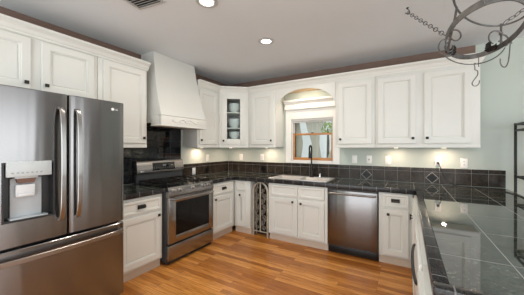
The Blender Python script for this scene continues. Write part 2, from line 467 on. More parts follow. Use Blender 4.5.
# casing, frieze and crown over the window
bm = new()
box(bm, 1.285, WX0, -0.022, -0.001, 1.128, 2.03, 0.004)
box(bm, WX1, 2.205, -0.022, -0.001, 1.128, 2.03, 0.004)
box(bm, WX0, WX1, -0.022, -0.001, 1.128, WZ0, 0.004)
box(bm, WX0, WX1, -0.022, -0.001, WZ1, 2.03, 0.004)
o = struct('trim_2', bm, TRIMW, label='white wooden casing around the sink window', cat='window casing')
bm = new()
prof = [(-0.001, 2.03), (0.062, 2.03), (0.068, 2.036), (0.068, 2.095), (0.058, 2.10), (0.058, 2.115), (0.075, 2.128), (0.105, 2.152), (0.115, 2.158), (0.115, 2.185), (-0.001, 2.185)]
sweep(bm, [(1.285, 0.0), (2.205, 0.0)], prof)
struct('trim_3', bm, TRIMW, label='white crown shelf over the sink window under the arch', cat='window crown')

# roller blind rolled up inside the top of the window
bl = thing('roller_blind', 'white blind rolled up at the top of the sink window', 'blind', (0, 0, 0))
bobj('headrail', BLINDW, bl, (WX0+0.014, WX1-0.014, 0.012, 0.042, 1.838, 1.862), bev=0.004)
bm = new()
for k in range(4): box(bm, WX0+0.018, WX1-0.018, 0.014, 0.040, 1.810+0.0068*k, 1.814+0.0068*k)
obj('slat_stack', bm, BLINDW, bl)
bobj('cord', BLACKPL, bl, (WX0+0.048, WX0+0.053, 0.028, 0.033, 1.62, 1.81))

# outside: ground, shrubs, curtains of the porch beyond the window
bm = new(); box(bm, -6, 12, 0.3, 16, -0.3, -0.203)
tag(obj('garden_ground', bm, LAWN, smooth=False), 'garden ground beyond the sink window', 'ground', kind='stuff')
def shrub(x, y, z, r, label):
    bm = new()
    for k in range(260):
        a = random.uniform(0, 2*PI); c = random.uniform(-0.6, 1); rr = r*random.uniform(0.72, 1.05)
        p = Vector((x+rr*math.sqrt(1-c*c)*math.cos(a), y+rr*math.sqrt(1-c*c)*math.sin(a), z+rr*c))
        s = r*random.uniform(0.10, 0.2)
        d = Vector((random.uniform(-1, 1), random.uniform(-1, 1), random.uniform(-1, 1))).normalized()
        e = d.orthogonal().normalized()
        v = [bm.verts.new(p+d*s), bm.verts.new(p+e*s*0.5), bm.verts.new(p-d*s), bm.verts.new(p-e*s*0.5)]
        bm.faces.new(v)
    t = thing('garden_shrub', label, 'shrub', (x, y, -0.2), 0, 'shrubs outside the window')
    f = obj('foliage', bm, LEAF, t); f.location = (-x, -y, 0.2)
    bm = new(); tube(bm, [(0, 0, 0), (0.02, 0, max(0.3, z-0.2)), (0, 0.02, z+0.2)], [0.06, 0.045, 0.02])
    obj('trunk', bm, mat('bark_%d' % len(MATS), (0.12, 0.08, 0.05), 0.9, noise=0.2), t)
shrub(0.75, 4.4, 2.02, 0.24, 'yellow-green shrub seen through the right of the upper sash')
shrub(0.30, 4.4, 2.36, 0.20, 'yellow-green shrub seen high through the middle of the upper sash')
def drape(label, prof, y):
    """gathered curtain panel: prof = [(z, x_left, x_right)]"""
    bm = new(); n = 40; rows = []
    for z, a, b2 in prof:
        w = b2-a
        rows.append([bm.verts.new((a+w*i/n, y+0.010*math.sin(i*2*PI/4.6)*(0.5+0.5*w/0.4), z)) for i in range(n+1)])
    for r1, r2 in zip(rows, rows[1:]):
        for i in range(n): bm.faces.new((r1[i], r1[i+1], r2[i+1], r2[i]))
    o = obj('curtain', bm, SHEER)
    md = o.modifiers.new('thick', 'SOLIDIFY'); md.thickness = 0.002
    tag(o, label, 'curtain', 'curtains behind the sink window')
    return o
def ease(keys, k=7):
    pts = spline([Vector(q) for q in keys], k)
    return [(p.x, p.y, p.z) for p in pts]
ZA, ZB = WZ0+0.003, WZ1-0.001
drape('grey-green curtain at the left of the sink window, behind the glass', ease([(ZA, 1.39, 1.475), (1.30, 1.39, 1.50), (1.45, 1.39, 1.52), (1.60, 1.39, 1.50), (1.75, 1.39, 1.47), (ZB, 1.39, 1.46)]), 0.19)
drape('grey-green curtain gathered in the middle of the sink window', ease([(ZA, 1.63, 1.86), (1.30, 1.65, 1.84), (1.42, 1.68, 1.82), (1.56, 1.65, 1.82), (1.68, 1.60, 1.84), (1.78, 1.575, 1.88), (ZB, 1.56, 1.93)]), 0.20)
drape('grey-green curtain at the right of the sink window, behind the glass', ease([(ZA, 1.95, 2.095), (1.25, 1.97, 2.095), (1.40, 2.03, 2.095), (1.55, 2.05, 2.095), (1.7, 2.04, 2.095), (ZB, 2.02, 2.095)]), 0.19)

# ================================================================== CABINETS
DOORP = [(0, 0.0), (0, -0.018), (0.004, -0.022), (0.058, -0.022), (0.060, -0.016), (0.067, -0.016), (0.070, -0.004), (0.080, -0.002), (0.085, -0.008), (0.094, -0.008)]
DRAWP = [(0, 0.0), (0, -0.018), (0.004, -0.022), (0.022, -0.022), (0.024, -0.018), (0.028, -0.018), (0.032, -0.010), (0.040, -0.008), (0.044, -0.010)]
def door(parent, x0, x1, z0, z1, knob=None, name='door', m=WHITE, hinge=None):
    """recessed-panel door in the local front plane (y=0, faces -y)"""
    bm = new(); rings_panel(bm, x0, x1, z0, z1, DOORP)
    d = obj(name, bm, m, parent, ang=25)
    if knob: knob_at(d, *knob)
    if hinge is not None:
        for z in (z0+0.09, z1-0.09):
            hb = new(); tube(hb, [(hinge, -0.006, z-0.025), (hinge, -0.006, z+0.025)], 0.004, 6)
            obj('hinge', hb, WHITE, d)
    return d
def knob_at(d, x, z):
    """square dark knob on a short stem"""
    bm = new()
    box(bm, x-0.015, x+0.015, -0.045, -0.034, z-0.015, z+0.015, 0.004)
    tube(bm, [(x, -0.018, z), (x, -0.036, z)], 0.006, 8)
    obj('knob', bm, BRONZE, d)
def cup_pull(d, x, z):
    bm = new()
    box(bm, x-0.045, x+0.045, -0.024, -0.018, z-0.022, z+0.022, 0.003)
    prof = [(-0.022, 0.020), (-0.034, 0.016), (-0.042, 0.004), (-0.044, -0.012), (-0.038, -0.014), (-0.030, 0.006), (-0.022, 0.012)]
    prism(bm, [(p, z+q) for p, q in prof], x-0.040, x+0.040, 'x')
    obj('pull', bm, BRONZE, d)
def drawer(parent, x0, x1, z0, z1, pull=True):
    bm = new(); rings_panel(bm, x0, x1, z0, z1, DRAWP)
    d = obj('drawer', bm, WHITE, parent, ang=25)
    if pull: cup_pull(d, (x0+x1)/2, (z0+z1)/2)
    return d

UZ0, UZ1 = 1.40, 2.345     # upper cabinets
DZ0, DZ1 = 1.44, 2.295     # their doors
def upper(label, loc, rz, w, doors, z0=UZ0, z1=UZ1, depth=0.327, dz0=DZ0, dz1=DZ1, endl=False, endr=False):
    """doors: [(x0,x1,knob side 'l'/'r')]"""
    t = thing('upper_cabinet', label, 'cabinet', (loc[0], loc[1], z0), rz)
    bm = new(); box(bm, 0.001, w-0.001, 0.0, depth, 0, z1-z0, 0.002)
    # light rail under the front edge and the face frame lip
    box(bm, 0.001, w-0.001, -0.004, 0.018, -0.012, 0.022, 0.002)
    obj('carcass', bm, WHITE, t)
    for x0, x1, side in doors:
        kx = x0+0.032 if side == 'l' else x1-0.032
        door(t, x0, x1, dz0-z0, dz1-z0, (kx, dz0-z0+0.065), hinge=(x1+0.003 if side == 'l' else x0-0.003))
    return t
FX = 0.33      # face plane of the left-wall uppers
FY = -0.33     # face plane of the back-wall uppers
# over the fridge (local x runs along +Y of the room)
upper('white double-door cabinet above the steel fridge', (FX, -3.52, 0), R(90), 0.965, [(0.02, 0.442, 'r'), (0.512, 0.930, 'l')], 1.835, UZ1, 0.327, 1.872, 2.32)
upper('tall white single-door cabinet between fridge and range hood', (FX, -2.552, 0), R(90), 0.555, [(0.048, 0.530, 'r')], dz1=2.32)
upper('white single-door cabinet just right of the range hood', (FX, -1.158, 0), R(90), 0.505, [(0.028, 0.435, 'l')])
upper('white single-door cabinet between glass-door cabinet and window arch', (0.712, FY, 0), 0, 0.535, [(0.07, 0.498, 'r')])
upper('white single-door cabinet just right of the window arch', (2.217, FY, 0), 0, 0.522, [(0.045, 0.487, 'l')])
upper('white double-door cabinet at the far right end of the wall', (2.741, FY, 0), 0, 1.072, [(0.034, 0.462, 'r'), (0.545, 0.988, 'l')])

# diagonal glass-door corner cabinet
A, B = Vector((FX, -0.650)), Vector((0.710, FY))
dl = (B-A).length; th = math.atan2(B.y-A.y, B.x-A.x)
gc = thing('corner_cabinet', 'diagonal white corner cabinet with a glass door', 'cabinet', (A.x, A.y, UZ0), th)
H = UZ1-UZ0
rot = Matrix.Rotation(-th, 3, 'Z')
def loc2(x, y):
    v = rot @ Vector((x-A.x, y-A.y, 0)); return (v.x, v.y)
foot = [loc2(*q) for q in ((0.004, -0.004), (0.004, -0.649), (FX, -0.649), (0.709, FY), (0.709, -0.004))]
bm = new(); prism(bm, foot, 0, 0.04); prism(bm, foot, H-0.05, H)
def slab(p, q, t_, z0, z1):
    p, q = Vector(p), Vector(q); d = (q-p).normalized(); n = Vector((-d.y, d.x))*t_
    prism(bm, [tuple(p), tuple(q), tuple(q+n), tuple(p+n)], z0, z1)
slab(foot[1], foot[2], 0.012, 0.04, H-0.05); slab(foot[3], foot[4], 0.012, 0.04, H-0.05)
slab(foot[0], foot[1], 0.008, 0.04, H-0.05); slab(foot[4], foot[0], 0.008, 0.04, H-0.05)
box(bm, 0.002, 0.05, 0.0, 0.018, 0.04, H-0.05); box(bm, dl-0.05, dl-0.002, 0.0, 0.018, 0.04, H-0.05)
box(bm, 0.002, dl-0.002, -0.004, 0.018, -0.012, 0.022, 0.002)
obj('carcass', bm, WHITE, gc)
gx0, gx1, gz0, gz1 = 0.128, 0.352, 1.535-UZ0, 2.225-UZ0
bm = new()
dx0, dx1, dz0, dz1 = 0.035, dl-0.035, DZ0-UZ0, DZ1-UZ0
def strip(x0, x1, z0, z1): box(bm, x0, x1, -0.019, -0.001, z0, z1, 0.003)
strip(dx0, gx0, dz0, dz1); strip(gx1, dx1, dz0, dz1); strip(gx0, gx1, dz0, gz0); strip(gx0, gx1, gz1, dz1)
gd = obj('door', bm, WHITE, gc)
bobj('glass_pane', GLASS, gd, (gx0-0.002, gx1+0.002, -0.011, -0.008, gz0-0.002, gz1+0.002))
knob_at(gd, dx0+0.035, dz0+0.065)
for zz in (1.522, 1.715, 1.985):
    bm = new(); inner = [loc2(*q) for q in ((0.02, -0.02), (0.02, -0.63), (FX-0.005, -0.63), (0.69, FY-0.005+0.02), (0.69, -0.02))]
    prism(bm, inner, zz-UZ0, zz-UZ0+0.018)
    sh = obj('shelf', bm, WHITE, gc)
# bowls inside
BOWLP = [(0, 0.006), (0.032, 0.006), (0.034, 0), (0.040, 0), (0.044, 0.008), (0.062, 0.03), (0.076, 0.062), (0.080, 0.078), (0.077, 0.078), (0.070, 0.05), (0.05, 0.02), (0, 0.012)]
SHELFN = {1.540: 'bottom', 1.733: 'middle', 2.003: 'top'}
for zz, nm in SHELFN.items():
    c = A+(B-A)*0.53
    nrm = Vector((-math.sin(th), math.cos(th)))
    c = c+nrm*0.13
    for k in range(3 if nm != 'bottom' else 2):
        bm = new(); s = 1.2
        lathe(bm, [(r*s*1.1, z*s*0.95) for r, z in BOWLP], 28)
        o = obj('bowl', bm, PORC)
        o.location = (c.x, c.y, zz+0.001+k*0.034)
        pos = ('lowest of the stack', 'resting second in the stack', 'topmost of the stack')[k] if nm != 'bottom' else ('lower of the pair', 'upper of the pair')[k]
        tag(o, 'white bowl on the %s shelf of the glass-door cabinet, %s' % (nm, pos), 'bowl', 'white bowls in the glass cabinet')

# arched valance bridging the window
val = thing('arched_valance', 'white arched valance bridging the cabinets over the sink window', 'valance', (1.249, FY, 0))
W = 2.215-1.249
bm = new()
N = 28; ax0, ax1, zs, zt = 0.0, W, 1.955, 2.30
arch = []
for i in range(N+1):
    a = PI*i/N
    arch.append((ax0+(ax1-ax0)*(1-math.cos(a))/2, zs+(zt-zs)*max(0, math.sin(a))**0.82))
for (x0, z0), (x1, z1) in zip(arch, arch[1:]):
    f = [(x0, z0), (x1, z1), (x1, UZ1), (x0, UZ1)]
    fv = [bm.verts.new((x, 0.0, z)) for x, z in f]; bv = [bm.verts.new((x, 0.02, z)) for x, z in f]
    bm.faces.new(fv); bm.faces.new(bv[::-1])
    bm.faces.new((fv[0], fv[1], bv[1], bv[0])); bm.faces.new((fv[2], fv[3], bv[3], bv[2]))
    if x0 == ax0: bm.faces.new((fv[0], bv[0], bv[3], fv[3]))
    if i == N: pass
obj('arch_board', bm, WHITE, val, ang=50)
bobj('top_board', PLYW, val, (0.002, W-0.002, 0.022, 0.322, UZ1-0.02, UZ1-0.002))
vl = bpy.data.lights.new('recess_lamp', 'AREA'); vl.shape = 'RECTANGLE'; vl.size = 0.36; vl.size_y = 0.02; vl.energy = 2.3; vl.color = (1.0, 0.86, 0.66)
vt = thing('recess_light', 'slim strip light hidden behind the top of the window arch', 'light', (1.74, -0.288, UZ1-0.022))
bobj('housing', OUTLET, vt, (-0.2, 0.2, -0.016, 0.016, -0.012, 0.0), bev=0.002)
bobj('lens', PUCKON, vt, (-0.19, 0.19, -0.011, 0.011, -0.0145, -0.0125))
lo = bpy.data.objects.new('bulb', vl); COL.objects.link(lo); lo.parent = vt; lo.location = (0, 0, -0.02); lo.rotation_euler = (R(18), 0, 0)

# crown mouldings
CROWN = [(0.0, 2.335), (0.010, 2.335), (0.014, 2.352), (0.022, 2.356), (0.034, 2.385), (0.052, 2.402), (0.060, 2.408), (0.060, 2.43), (0.0, 2.43)]
bm = new(); sweep(bm, [(FX, -1.985), (FX, -3.53)][::-1], CROWN)
struct('trim_4', bm, WHITE, label='white crown moulding above the cabinets left of the hood', cat='crown moulding')
bm = new(); sweep(bm, [(FX, -1.152), (FX, -0.650), (0.710, FY), (3.815, FY), (3.815, -0.01)], CROWN)
struct('trim_5', bm, WHITE, label='white crown moulding above the corner and back wall cabinets', cat='crown moulding')

# ---------------- base cabinets
BZ0, BZ1 = 0.10, 0.858
def base(name, label, loc, rz, w, depth=0.60, toe=True, hollow=False):
    t = thing(name, label, 'cabinet', (loc[0], loc[1], 0), rz)
    bm = new()
    if hollow:
        box(bm, 0.001, 0.019, 0.0, depth, BZ0, BZ1); box(bm, w-0.019, w-0.001, 0.0, depth, BZ0, BZ1)
        box(bm, 0.019, w-0.019, 0.0, depth, BZ0, BZ0+0.018); box(bm, 0.019, w-0.019, depth-0.01, depth, BZ0, BZ1)
        box(bm, 0.019, w-0.019, 0.0, 0.02, BZ0+0.018, BZ1)
    else: box(bm, 0.001, w-0.001, 0.0, depth, BZ0, BZ1, 0.002)
    obj('carcass', bm, WHITE, t)
    if toe: bobj('toe_kick', TOE, t, (0.001, w-0.001, 0.035, depth-0.03, 0.0, BZ0+0.001))
    return t
BFX, BFY = 0.63, -0.63
# left of the range
c = base('base_cabinet', 'white base cabinet with one drawer between fridge and range', (BFX, -2.595, 0), R(90), 0.59)
drawer(c, 0.085, 0.56, 0.685, 0.825); door(c, 0.085, 0.56, 0.125, 0.655, (0.525, 0.62))
# right of the range
c = base('base_cabinet', 'white base cabinet with one drawer just right of the range', (BFX, -1.213, 0), R(90), 0.58)
drawer(c, 0.06, 0.545, 0.685, 0.835); door(c, 0.06, 0.545, 0.125, 0.655, (0.10, 0.615))
# narrow corner cabinet
c = base('base_cabinet', 'narrow white base cabinet in the corner beside the wine rack', (0.634, BFY, 0), 0, 0.315)
drawer(c, 0.055, 0.235, 0.70, 0.845, pull=False); door(c, 0.055, 0.235, 0.125, 0.670, (0.135, 0.625))
# sink base
c = base('base_cabinet', 'white double-door base cabinet under the sink', (1.285, BFY, 0), 0, 0.905, hollow=True)
drawer(c, 0.05, 0.475, 0.68, 0.835, pull=False); drawer(c, 0.495, 0.865, 0.68, 0.835, pull=False)
door(c, 0.05, 0.475, 0.125, 0.650, (0.41, 0.610)); door(c, 0.495, 0.865, 0.125, 0.650, (0.535, 0.600))
# right of the dishwasher
c = base('base_cabinet', 'narrow white base cabinet with one drawer right of the dishwasher', (2.812, BFY, 0), 0, 0.352)
drawer(c, 0.045, 0.315, 0.69, 0.845); door(c, 0.045, 0.315, 0.125, 0.665, (0.105, 0.605))
# peninsula, faces the kitchen (-X)
PX = 3.178
def pen(label, y0, w):
    return base('peninsula_cabinet', label, (PX, y0, 0), R(-90), w, depth=0.60)
c = pen('white peninsula cabinet next to the corner, two knobs', -0.655, 0.905)
door(c, 0.06, 0.46, 0.125, 0.835, (0.42, 0.72)); door(c, 0.47, 0.89, 0.125, 0.835, (0.52, 0.72))
c = pen('white peninsula cabinet front with a long dark bow handle', -1.562, 0.99)
bm = new(); box(bm, 0.02, 0.97, -0.016, 0.0, 0.125, 0.845, 0.004)
fd = obj('front_panel', bm, APPW, c)
bm = new(); tube(bm, spline([(0.42, -0.014, 0.75), (0.45, -0.026, 0.75), (0.56, -0.034, 0.75), (0.70, -0.036, 0.75), (0.84, -0.034, 0.75), (0.95, -0.026, 0.75), (0.97, -0.014, 0.75)], 5), 0.008, 8)
obj('handle', bm, BLACKM, fd)
c = pen('white peninsula cabinet at the near end of the peninsula', -2.554, 0.30)
door(c, 0.02, 0.28, 0.125, 0.835)

# ================================================================== COUNTERTOPS
CZ = 0.914
TZ = 0.860
def counter(name, label, slabs, edges):
    t = thing(name, label, 'countertop', (0, 0, 0))
    bm = new()
    for b2 in slabs: box(bm, *b2)
    obj('tile_top', bm, TOPTILE, t, smooth=False)
    for ax, b2 in edges:
        bm = new(); box(bm, *b2, bev=0.006)
        obj('edge_tile', bm, EDGEX if ax == 'x' else EDGEY, t)
    return t
EF = 0.665
counter('countertop', 'short dark granite countertop between fridge and range',
        [(0.012, EF-0.05, -2.595, -1.992, TZ, CZ)], [('y', (EF-0.05, EF, -2.595, -1.992, TZ-0.002, CZ+0.002))])
SX0, SX1, SY0, SY1 = 1.27, 2.135, -0.565, -0.10     # sink cut-out
PE = 3.195; PR = 4.10; PY = -2.87
counter('countertop', 'long dark granite tile countertop with sink and peninsula',
        [(0.012, EF-0.05, -1.212, -EF+0.05, TZ, CZ), (0.012, SX0, -EF+0.05, -0.012, TZ, CZ),
         (SX0, SX1, -EF+0.05, SY0, TZ, CZ), (SX0, SX1, SY1, -0.012, TZ, CZ), (SX1, PE+0.05, -EF+0.05, -0.012, TZ, CZ),
         (PE+0.05, PR, PY+0.05, -0.012, TZ, CZ)],
        [('y', (EF-0.05, EF, -1.212, -EF, TZ-0.002, CZ+0.002)), ('x', (EF-0.05, PE, -EF, -EF+0.05, TZ-0.002, CZ+0.002)),
         ('y', (PE, PE+0.05, PY+0.05, -EF+0.05, TZ-0.002, CZ+0.002)), ('x', (PE, PR, PY, PY+0.05, TZ-0.002, CZ+0.002))])

# ================================================================== BACKSPLASH
def splash_wall(bm_t, bm_g, p0, p1, normal, z0, diamonds=(), start=0.0, pitch=0.16):
    """row of six inch tiles with a narrow cap row, laid along a wall from p0 to p1 (2D)"""
    p0, p1 = Vector(p0), Vector(p1); d = (p1-p0); Ln = d.length; d.normalize(); n = Vector(normal)
    M = Matrix(((d.x, n.x, 0, p0.x), (d.y, n.y, 0, p0.y), (0, 0, 1, 0), (0, 0, 0, 1)))
    box(bm_g, 0, Ln, 0.001, 0.007, z0, 1.122, M=M)
    x = start; k = 0
    while x < Ln-0.01:
        a, b2 = max(0.001, x+0.002), min(Ln, x+pitch-0.002)
        if b2 > a+0.01:
            box(bm_t, a, b2, 0.0065, 0.0115, z0+0.002, z0+0.151, 0.001, M=M, seg=1)
            box(bm_t, a, b2, 0.0065, 0.013, z0+0.155, 1.122, 0.001, M=M, seg=1)
            if k in diamonds:
                cx, cz, s = (a+b2)/2, z0+0.077, 0.066
                for sc, y0, y1, tgt in ([(1.11, 0.0112, 0.0124, 2)] if k > 10 else [])+[(1.0, 0.0118, 0.0134, 1)]:
                    vv = []
                    for yy in (y0, y1):
                        vv.append([bm_t.verts.new(M @ Vector((cx+dx*s*sc, yy, cz+dz*s*sc))) for dx, dz in ((1, 0), (0, 1), (-1, 0), (0, -1))])
                    ff = [bm_t.faces.new(vv[1]), bm_t.faces.new(vv[0][::-1])]
                    for i in range(4): ff.append(bm_t.faces.new((vv[0][i], vv[0][(i+1) % 4], vv[1][(i+1) % 4], vv[1][i])))
                    for f_ in ff: f_.material_index = tgt
        x += pitch; k += 1
bt, bg = new(), new()
# back wall, joints fall at 3.47, 3.625 ...
splash_wall(bt, bg, (0.016, -0.001), (4.10, -0.001), (0, -1), CZ+0.003, diamonds=(5, 16, 21), start=-0.066)
sp = thing('tile_backsplash', 'low dark stone tile backsplash along the back wall', 'backsplash', (0, 0, 0))
obj('tiles', bt, [SPLASH, DIAM, GROUTM], sp); obj('grout_bed', bg, GROUTM, sp)
bt, bg = new(), new()
splash_wall(bt, bg, (0.001, -1.19), (0.001, -0.016), (1, 0), CZ+0.003, diamonds=(3,), start=0.023)
sp = thing('tile_backsplash', 'low dark stone tile backsplash on the left wall right of the range', 'backsplash', (0, 0, 0))
obj('tiles', bt, [SPLASH, DIAM, GROUTM], sp); obj('grout_bed', bg, GROUTM, sp)
bt, bg = new(), new()
splash_wall(bt, bg, (0.001, -2.595), (0.001, -2.132), (1, 0), CZ+0.003)
sp = thing('tile_backsplash', 'low dark stone tile backsplash between fridge and range', 'backsplash', (0, 0, 0))
obj('tiles', bt, SPLASH, sp); obj('grout_bed', bg, GROUTM, sp)
# tall black tile field behind the range
sp = thing('tile_backsplash', 'tall glossy black tile field behind the range', 'backsplash', (0, 0, 0))
bm = new(); ys = -1.992; tw = 0.2
for i in range(4):
    for j in range(4):
        box(bm, 0.006, 0.012, ys+i*tw+0.002, ys+(i+1)*tw-0.002, 0.917+j*0.19+0.002, 0.917+(j+1)*0.19-0.002, 0.0015, seg=1)
for j in range(3): box(bm, 0.006, 0.012, -2.128, -1.994, 0.917+j*0.158+0.002, 0.917+(j+1)*0.158-0.002, 0.0015, seg=1)
obj('tiles', bm, BLACKTILE, sp)
bobj('grout_bed', GROUTD, sp, (0.001, 0.008, -1.992, -1.192, 0.917, 1.677), (0.001, 0.008, -2.13, -1.992, 0.917, 1.39))

# ================================================================== FRIDGE
fr = thing('refrigerator', 'large stainless french door refrigerator with water dispenser', 'refrigerator', (0.03, -3.505, 0), R(90))
# local: x 0..0.905 along the front (left to right), y into the wall: front of doors at y = -0.87
FW = 0.905; YB = -0.77      # body front
bobj('body', DARKGREY, fr, (0.0, FW, YB, 0.0, 0.03, 1.765), bev=0.006)
for x in (0.06, FW-0.06):
    for y in (YB+0.06, -0.06):
        bm = new(); lathe(bm, [(0, 0), (0.02, 0), (0.02, 0.032), (0, 0.032)], 10, Matrix.Translation((x, y, 0)))
        obj('foot', bm, BLACKPL, fr)
for x in (0.02, FW-0.12): bobj('hinge_cover', DARKGREY, fr, (x, x+0.1, YB+0.002, YB+0.09, 1.765, 1.785), bev=0.004)
YF = -0.862
def fridge_front(bm, x0, x1, z0, z1, hole=None, bulge=0.010, ybk=None, nx=14):
    """slightly bowed door slab with rounded vertical edges and an optional rectangular hole"""
    ybk = YB-0.006 if ybk is None else ybk
    xs = [x0, x0+0.004, x0+0.012]+[x0+0.012+(x1-x0-0.024)*i/nx for i in range(1, nx)]+[x1-0.012, x1-0.004, x1]
    zs = [z0, z0+0.006, z1-0.006, z1]
    if hole:
        xs = sorted(set(xs+[hole[0], hole[1]])); zs = sorted(set(zs+[hole[2], hole[3]]))
    def yf(x, z):
        t = (x-x0)/(x1-x0)*2-1
        y = YF-bulge*(1-t*t)
        ed = min(x-x0, x1-x)
        if ed < 0.012: y += 0.012*(1-math.sqrt(max(0, 1-(1-ed/0.012)**2)))
        if min(z-z0, z1-z) < 0.003: y += 0.005
        return y
    V = {(i, j): bm.verts.new((x, yf(x, z), z)) for i, x in enumerate(xs) for j, z in enumerate(zs)}
    Bk = {(i, j): bm.verts.new((x, ybk, z)) for i, x in enumerate(xs) for j, z in enumerate(zs)}
    def inh(i, j):
        if not hole: return False
        xm, zm = (xs[i]+xs[i+1])/2, (zs[j]+zs[j+1])/2
        return hole[0] < xm < hole[1] and hole[2] < zm < hole[3]
    nX, nZ = len(xs)-1, len(zs)-1
    for i in range(nX):
        for j in range(nZ):
            if inh(i, j): continue
            bm.faces.new((V[i, j], V[i+1, j], V[i+1, j+1], V[i, j+1]))
            bm.faces.new((Bk[i, j], Bk[i, j+1], Bk[i+1, j+1], Bk[i+1, j]))
    for i in range(nX):
        for j in (0, nZ): bm.faces.new((V[i, j], V[i+1, j], Bk[i+1, j], Bk[i, j]))
    for j in range(nZ):
        for i in (0, nX): bm.faces.new((V[i, j], V[i, j+1], Bk[i, j+1], Bk[i, j]))
    if hole:
        for i in range(nX):
            for j in range(nZ):
                if not inh(i, j): continue
                for (a, b2, di, dj) in (((i, j), (i+1, j), 0, -1), ((i, j+1), (i+1, j+1), 0, 1), ((i, j), (i, j+1), -1, 0), ((i+1, j), (i+1, j+1), 1, 0)):
                    if not inh(i+di, j+dj):
                        bm.faces.new((V[a], V[b2], Bk[b2], Bk[a]))
    return yf
HX0, HX1, HZ0, HZ1 = 0.126, 0.402, 0.900, 1.292
SPLIT = 0.482
bm = new(); yf = fridge_front(bm, 0.0, SPLIT-0.003, 0.735, 1.790, (HX0, HX1, HZ0, HZ1))
ld = obj('left_door', bm, STEELV, fr, ang=30)
# dispenser in the left door
dsp = bobj('dispenser_recess', BLACKPL, ld, (HX0, HX1, YB-0.025, YB-0.012, HZ0, HZ1), (HX0+0.001, HX0+0.012, YF-0.004, YB-0.02, HZ0, HZ1), (HX1-0.012, HX1-0.001, YF-0.004, YB-0.02, HZ0, HZ1), (HX0, HX1, YF-0.006, YB-0.02, HZ0+0.001, HZ0+0.012), (HX0, HX1, YF-0.002, YB-0.02, HZ1-0.012, HZ1-0.001))
bobj('dispenser_back', GREYPL, ld, (HX0+0.052, HX1-0.062, YB-0.045, YB-0.024, HZ0+0.012, HZ1-0.11), bev=0.003)
bm = new(); box(bm, HX0+0.022, HX1-0.022, YF-0.012, YB-0.03, 1.196, 1.298, 0.005)
cp = obj('control_panel', bm, PANELGREY, ld)
bm = new()
for k in range(7): box(bm, HX0+0.045+k*0.024, HX0+0.057+k*0.024, YF-0.0135, YF-0.011, 1.218, 1.226, 0.001)
obj('buttons', bm, mat('button_grey', (0.33, 0.36, 0.37), 0.5, noise=0.02), cp)
bm = new()
prism(bm, [(0.070, 1.196), (0.180, 1.196), (0.165, 1.150), (0.085, 1.150)], YF+0.012, YF+0.055, 'y')
for v in bm.verts: v.co.x += HX0
nz_ = obj('nozzle', bm, BROWNPL, ld)
bobj('nozzle_cap', PANELGREY, nz_, (HX0+0.066, HX0+0.184, YF+0.008, YF+0.056, 1.182, 1.197), bev=0.002)
bm = new(); box(bm, HX0+0.072, HX0+0.172, YF+0.018, YF+0.040, 1.055, 1.142, 0.008)
box(bm, HX0+0.080, HX0+0.164, YF+0.006, YF+0.022, 1.060, 1.080, 0.005)
obj('paddle', bm, mat('paddle_grey', (0.72, 0.74, 0.76), 0.35, noise=0.02), ld)
bobj('drip_tray', GREYPL, ld, (HX0+0.04, HX1-0.04, YF+0.0, YB-0.03, HZ0+0.012, HZ0+0.02), bev=0.002)
bm = new(); fridge_front(bm, SPLIT+0.003, FW, 0.735, 1.790)
rd = obj('right_door', bm, STEELV, fr, ang=30)
bm = new(); fridge_front(bm, 0.0, FW, 0.075, 0.718, bulge=0.014)
fz = obj('freezer_drawer', bm, STEELV, fr, ang=30)
bobj('kick_grille', BLACKPL, fr, (0.02, FW-0.02, YB-0.05, YB, 0.03, 0.068), bev=0.004)
def flat_bar(bm, pts, wdir, w, t_):
    """bar of rectangular section along pts; wdir = direction of its width"""
    pts = [Vector(p) for p in pts]; w_ = Vector(wdir).normalized(); rings = []
    for i, p in enumerate(pts):
        t = (pts[min(i+1, len(pts)-1)]-pts[max(i-1, 0)]).normalized(); n = t.cross(w_).normalized()
        c = []
        for a, b2 in ((-1, -0.6), (-0.8, -1), (0.8, -1), (1, -0.6), (1, 0.6), (0.8, 1), (-0.8, 1), (-1, 0.6)):
            c.append(bm.verts.new(p+w_*a*w/2+n*b2*t_/2))
        rings.append(c)
    for a, b2 in zip(rings, rings[1:]):
        for k in range(8): bm.faces.new((a[k], a[(k+1) % 8], b2[(k+1) % 8], b2[k]))
    bm.faces.new(rings[0][::-1]); bm.faces.new(rings[-1])
for d, x, in ((ld, SPLIT-0.052), (rd, SPLIT+0.052)):
    bm = new()
    pts = spline([(x, YF-0.004, 1.680), (x, YF-0.036, 1.665), (x, YF-0.058, 1.55), (x, YF-0.066, 1.27), (x, YF-0.058, 0.99), (x, YF-0.036, 0.875), (x, YF-0.004, 0.860)], 6)
    flat_bar(bm, pts, (1, 0, 0), 0.030, 0.016)
    obj('handle', bm, STEELB, d, ang=40)
bm = new()
pts = spline([(0.03, YF-0.004, 0.655), (0.045, YF-0.036, 0.655), (0.16, YF-0.062, 0.655), (FW/2, YF-0.075, 0.655), (FW-0.16, YF-0.062, 0.655), (FW-0.045, YF-0.036, 0.655), (FW-0.03, YF-0.004, 0.655)], 7)
flat_bar(bm, pts, (0, 0, 1), 0.034, 0.016)
obj('handle', bm, STEELB, fz, ang=40)

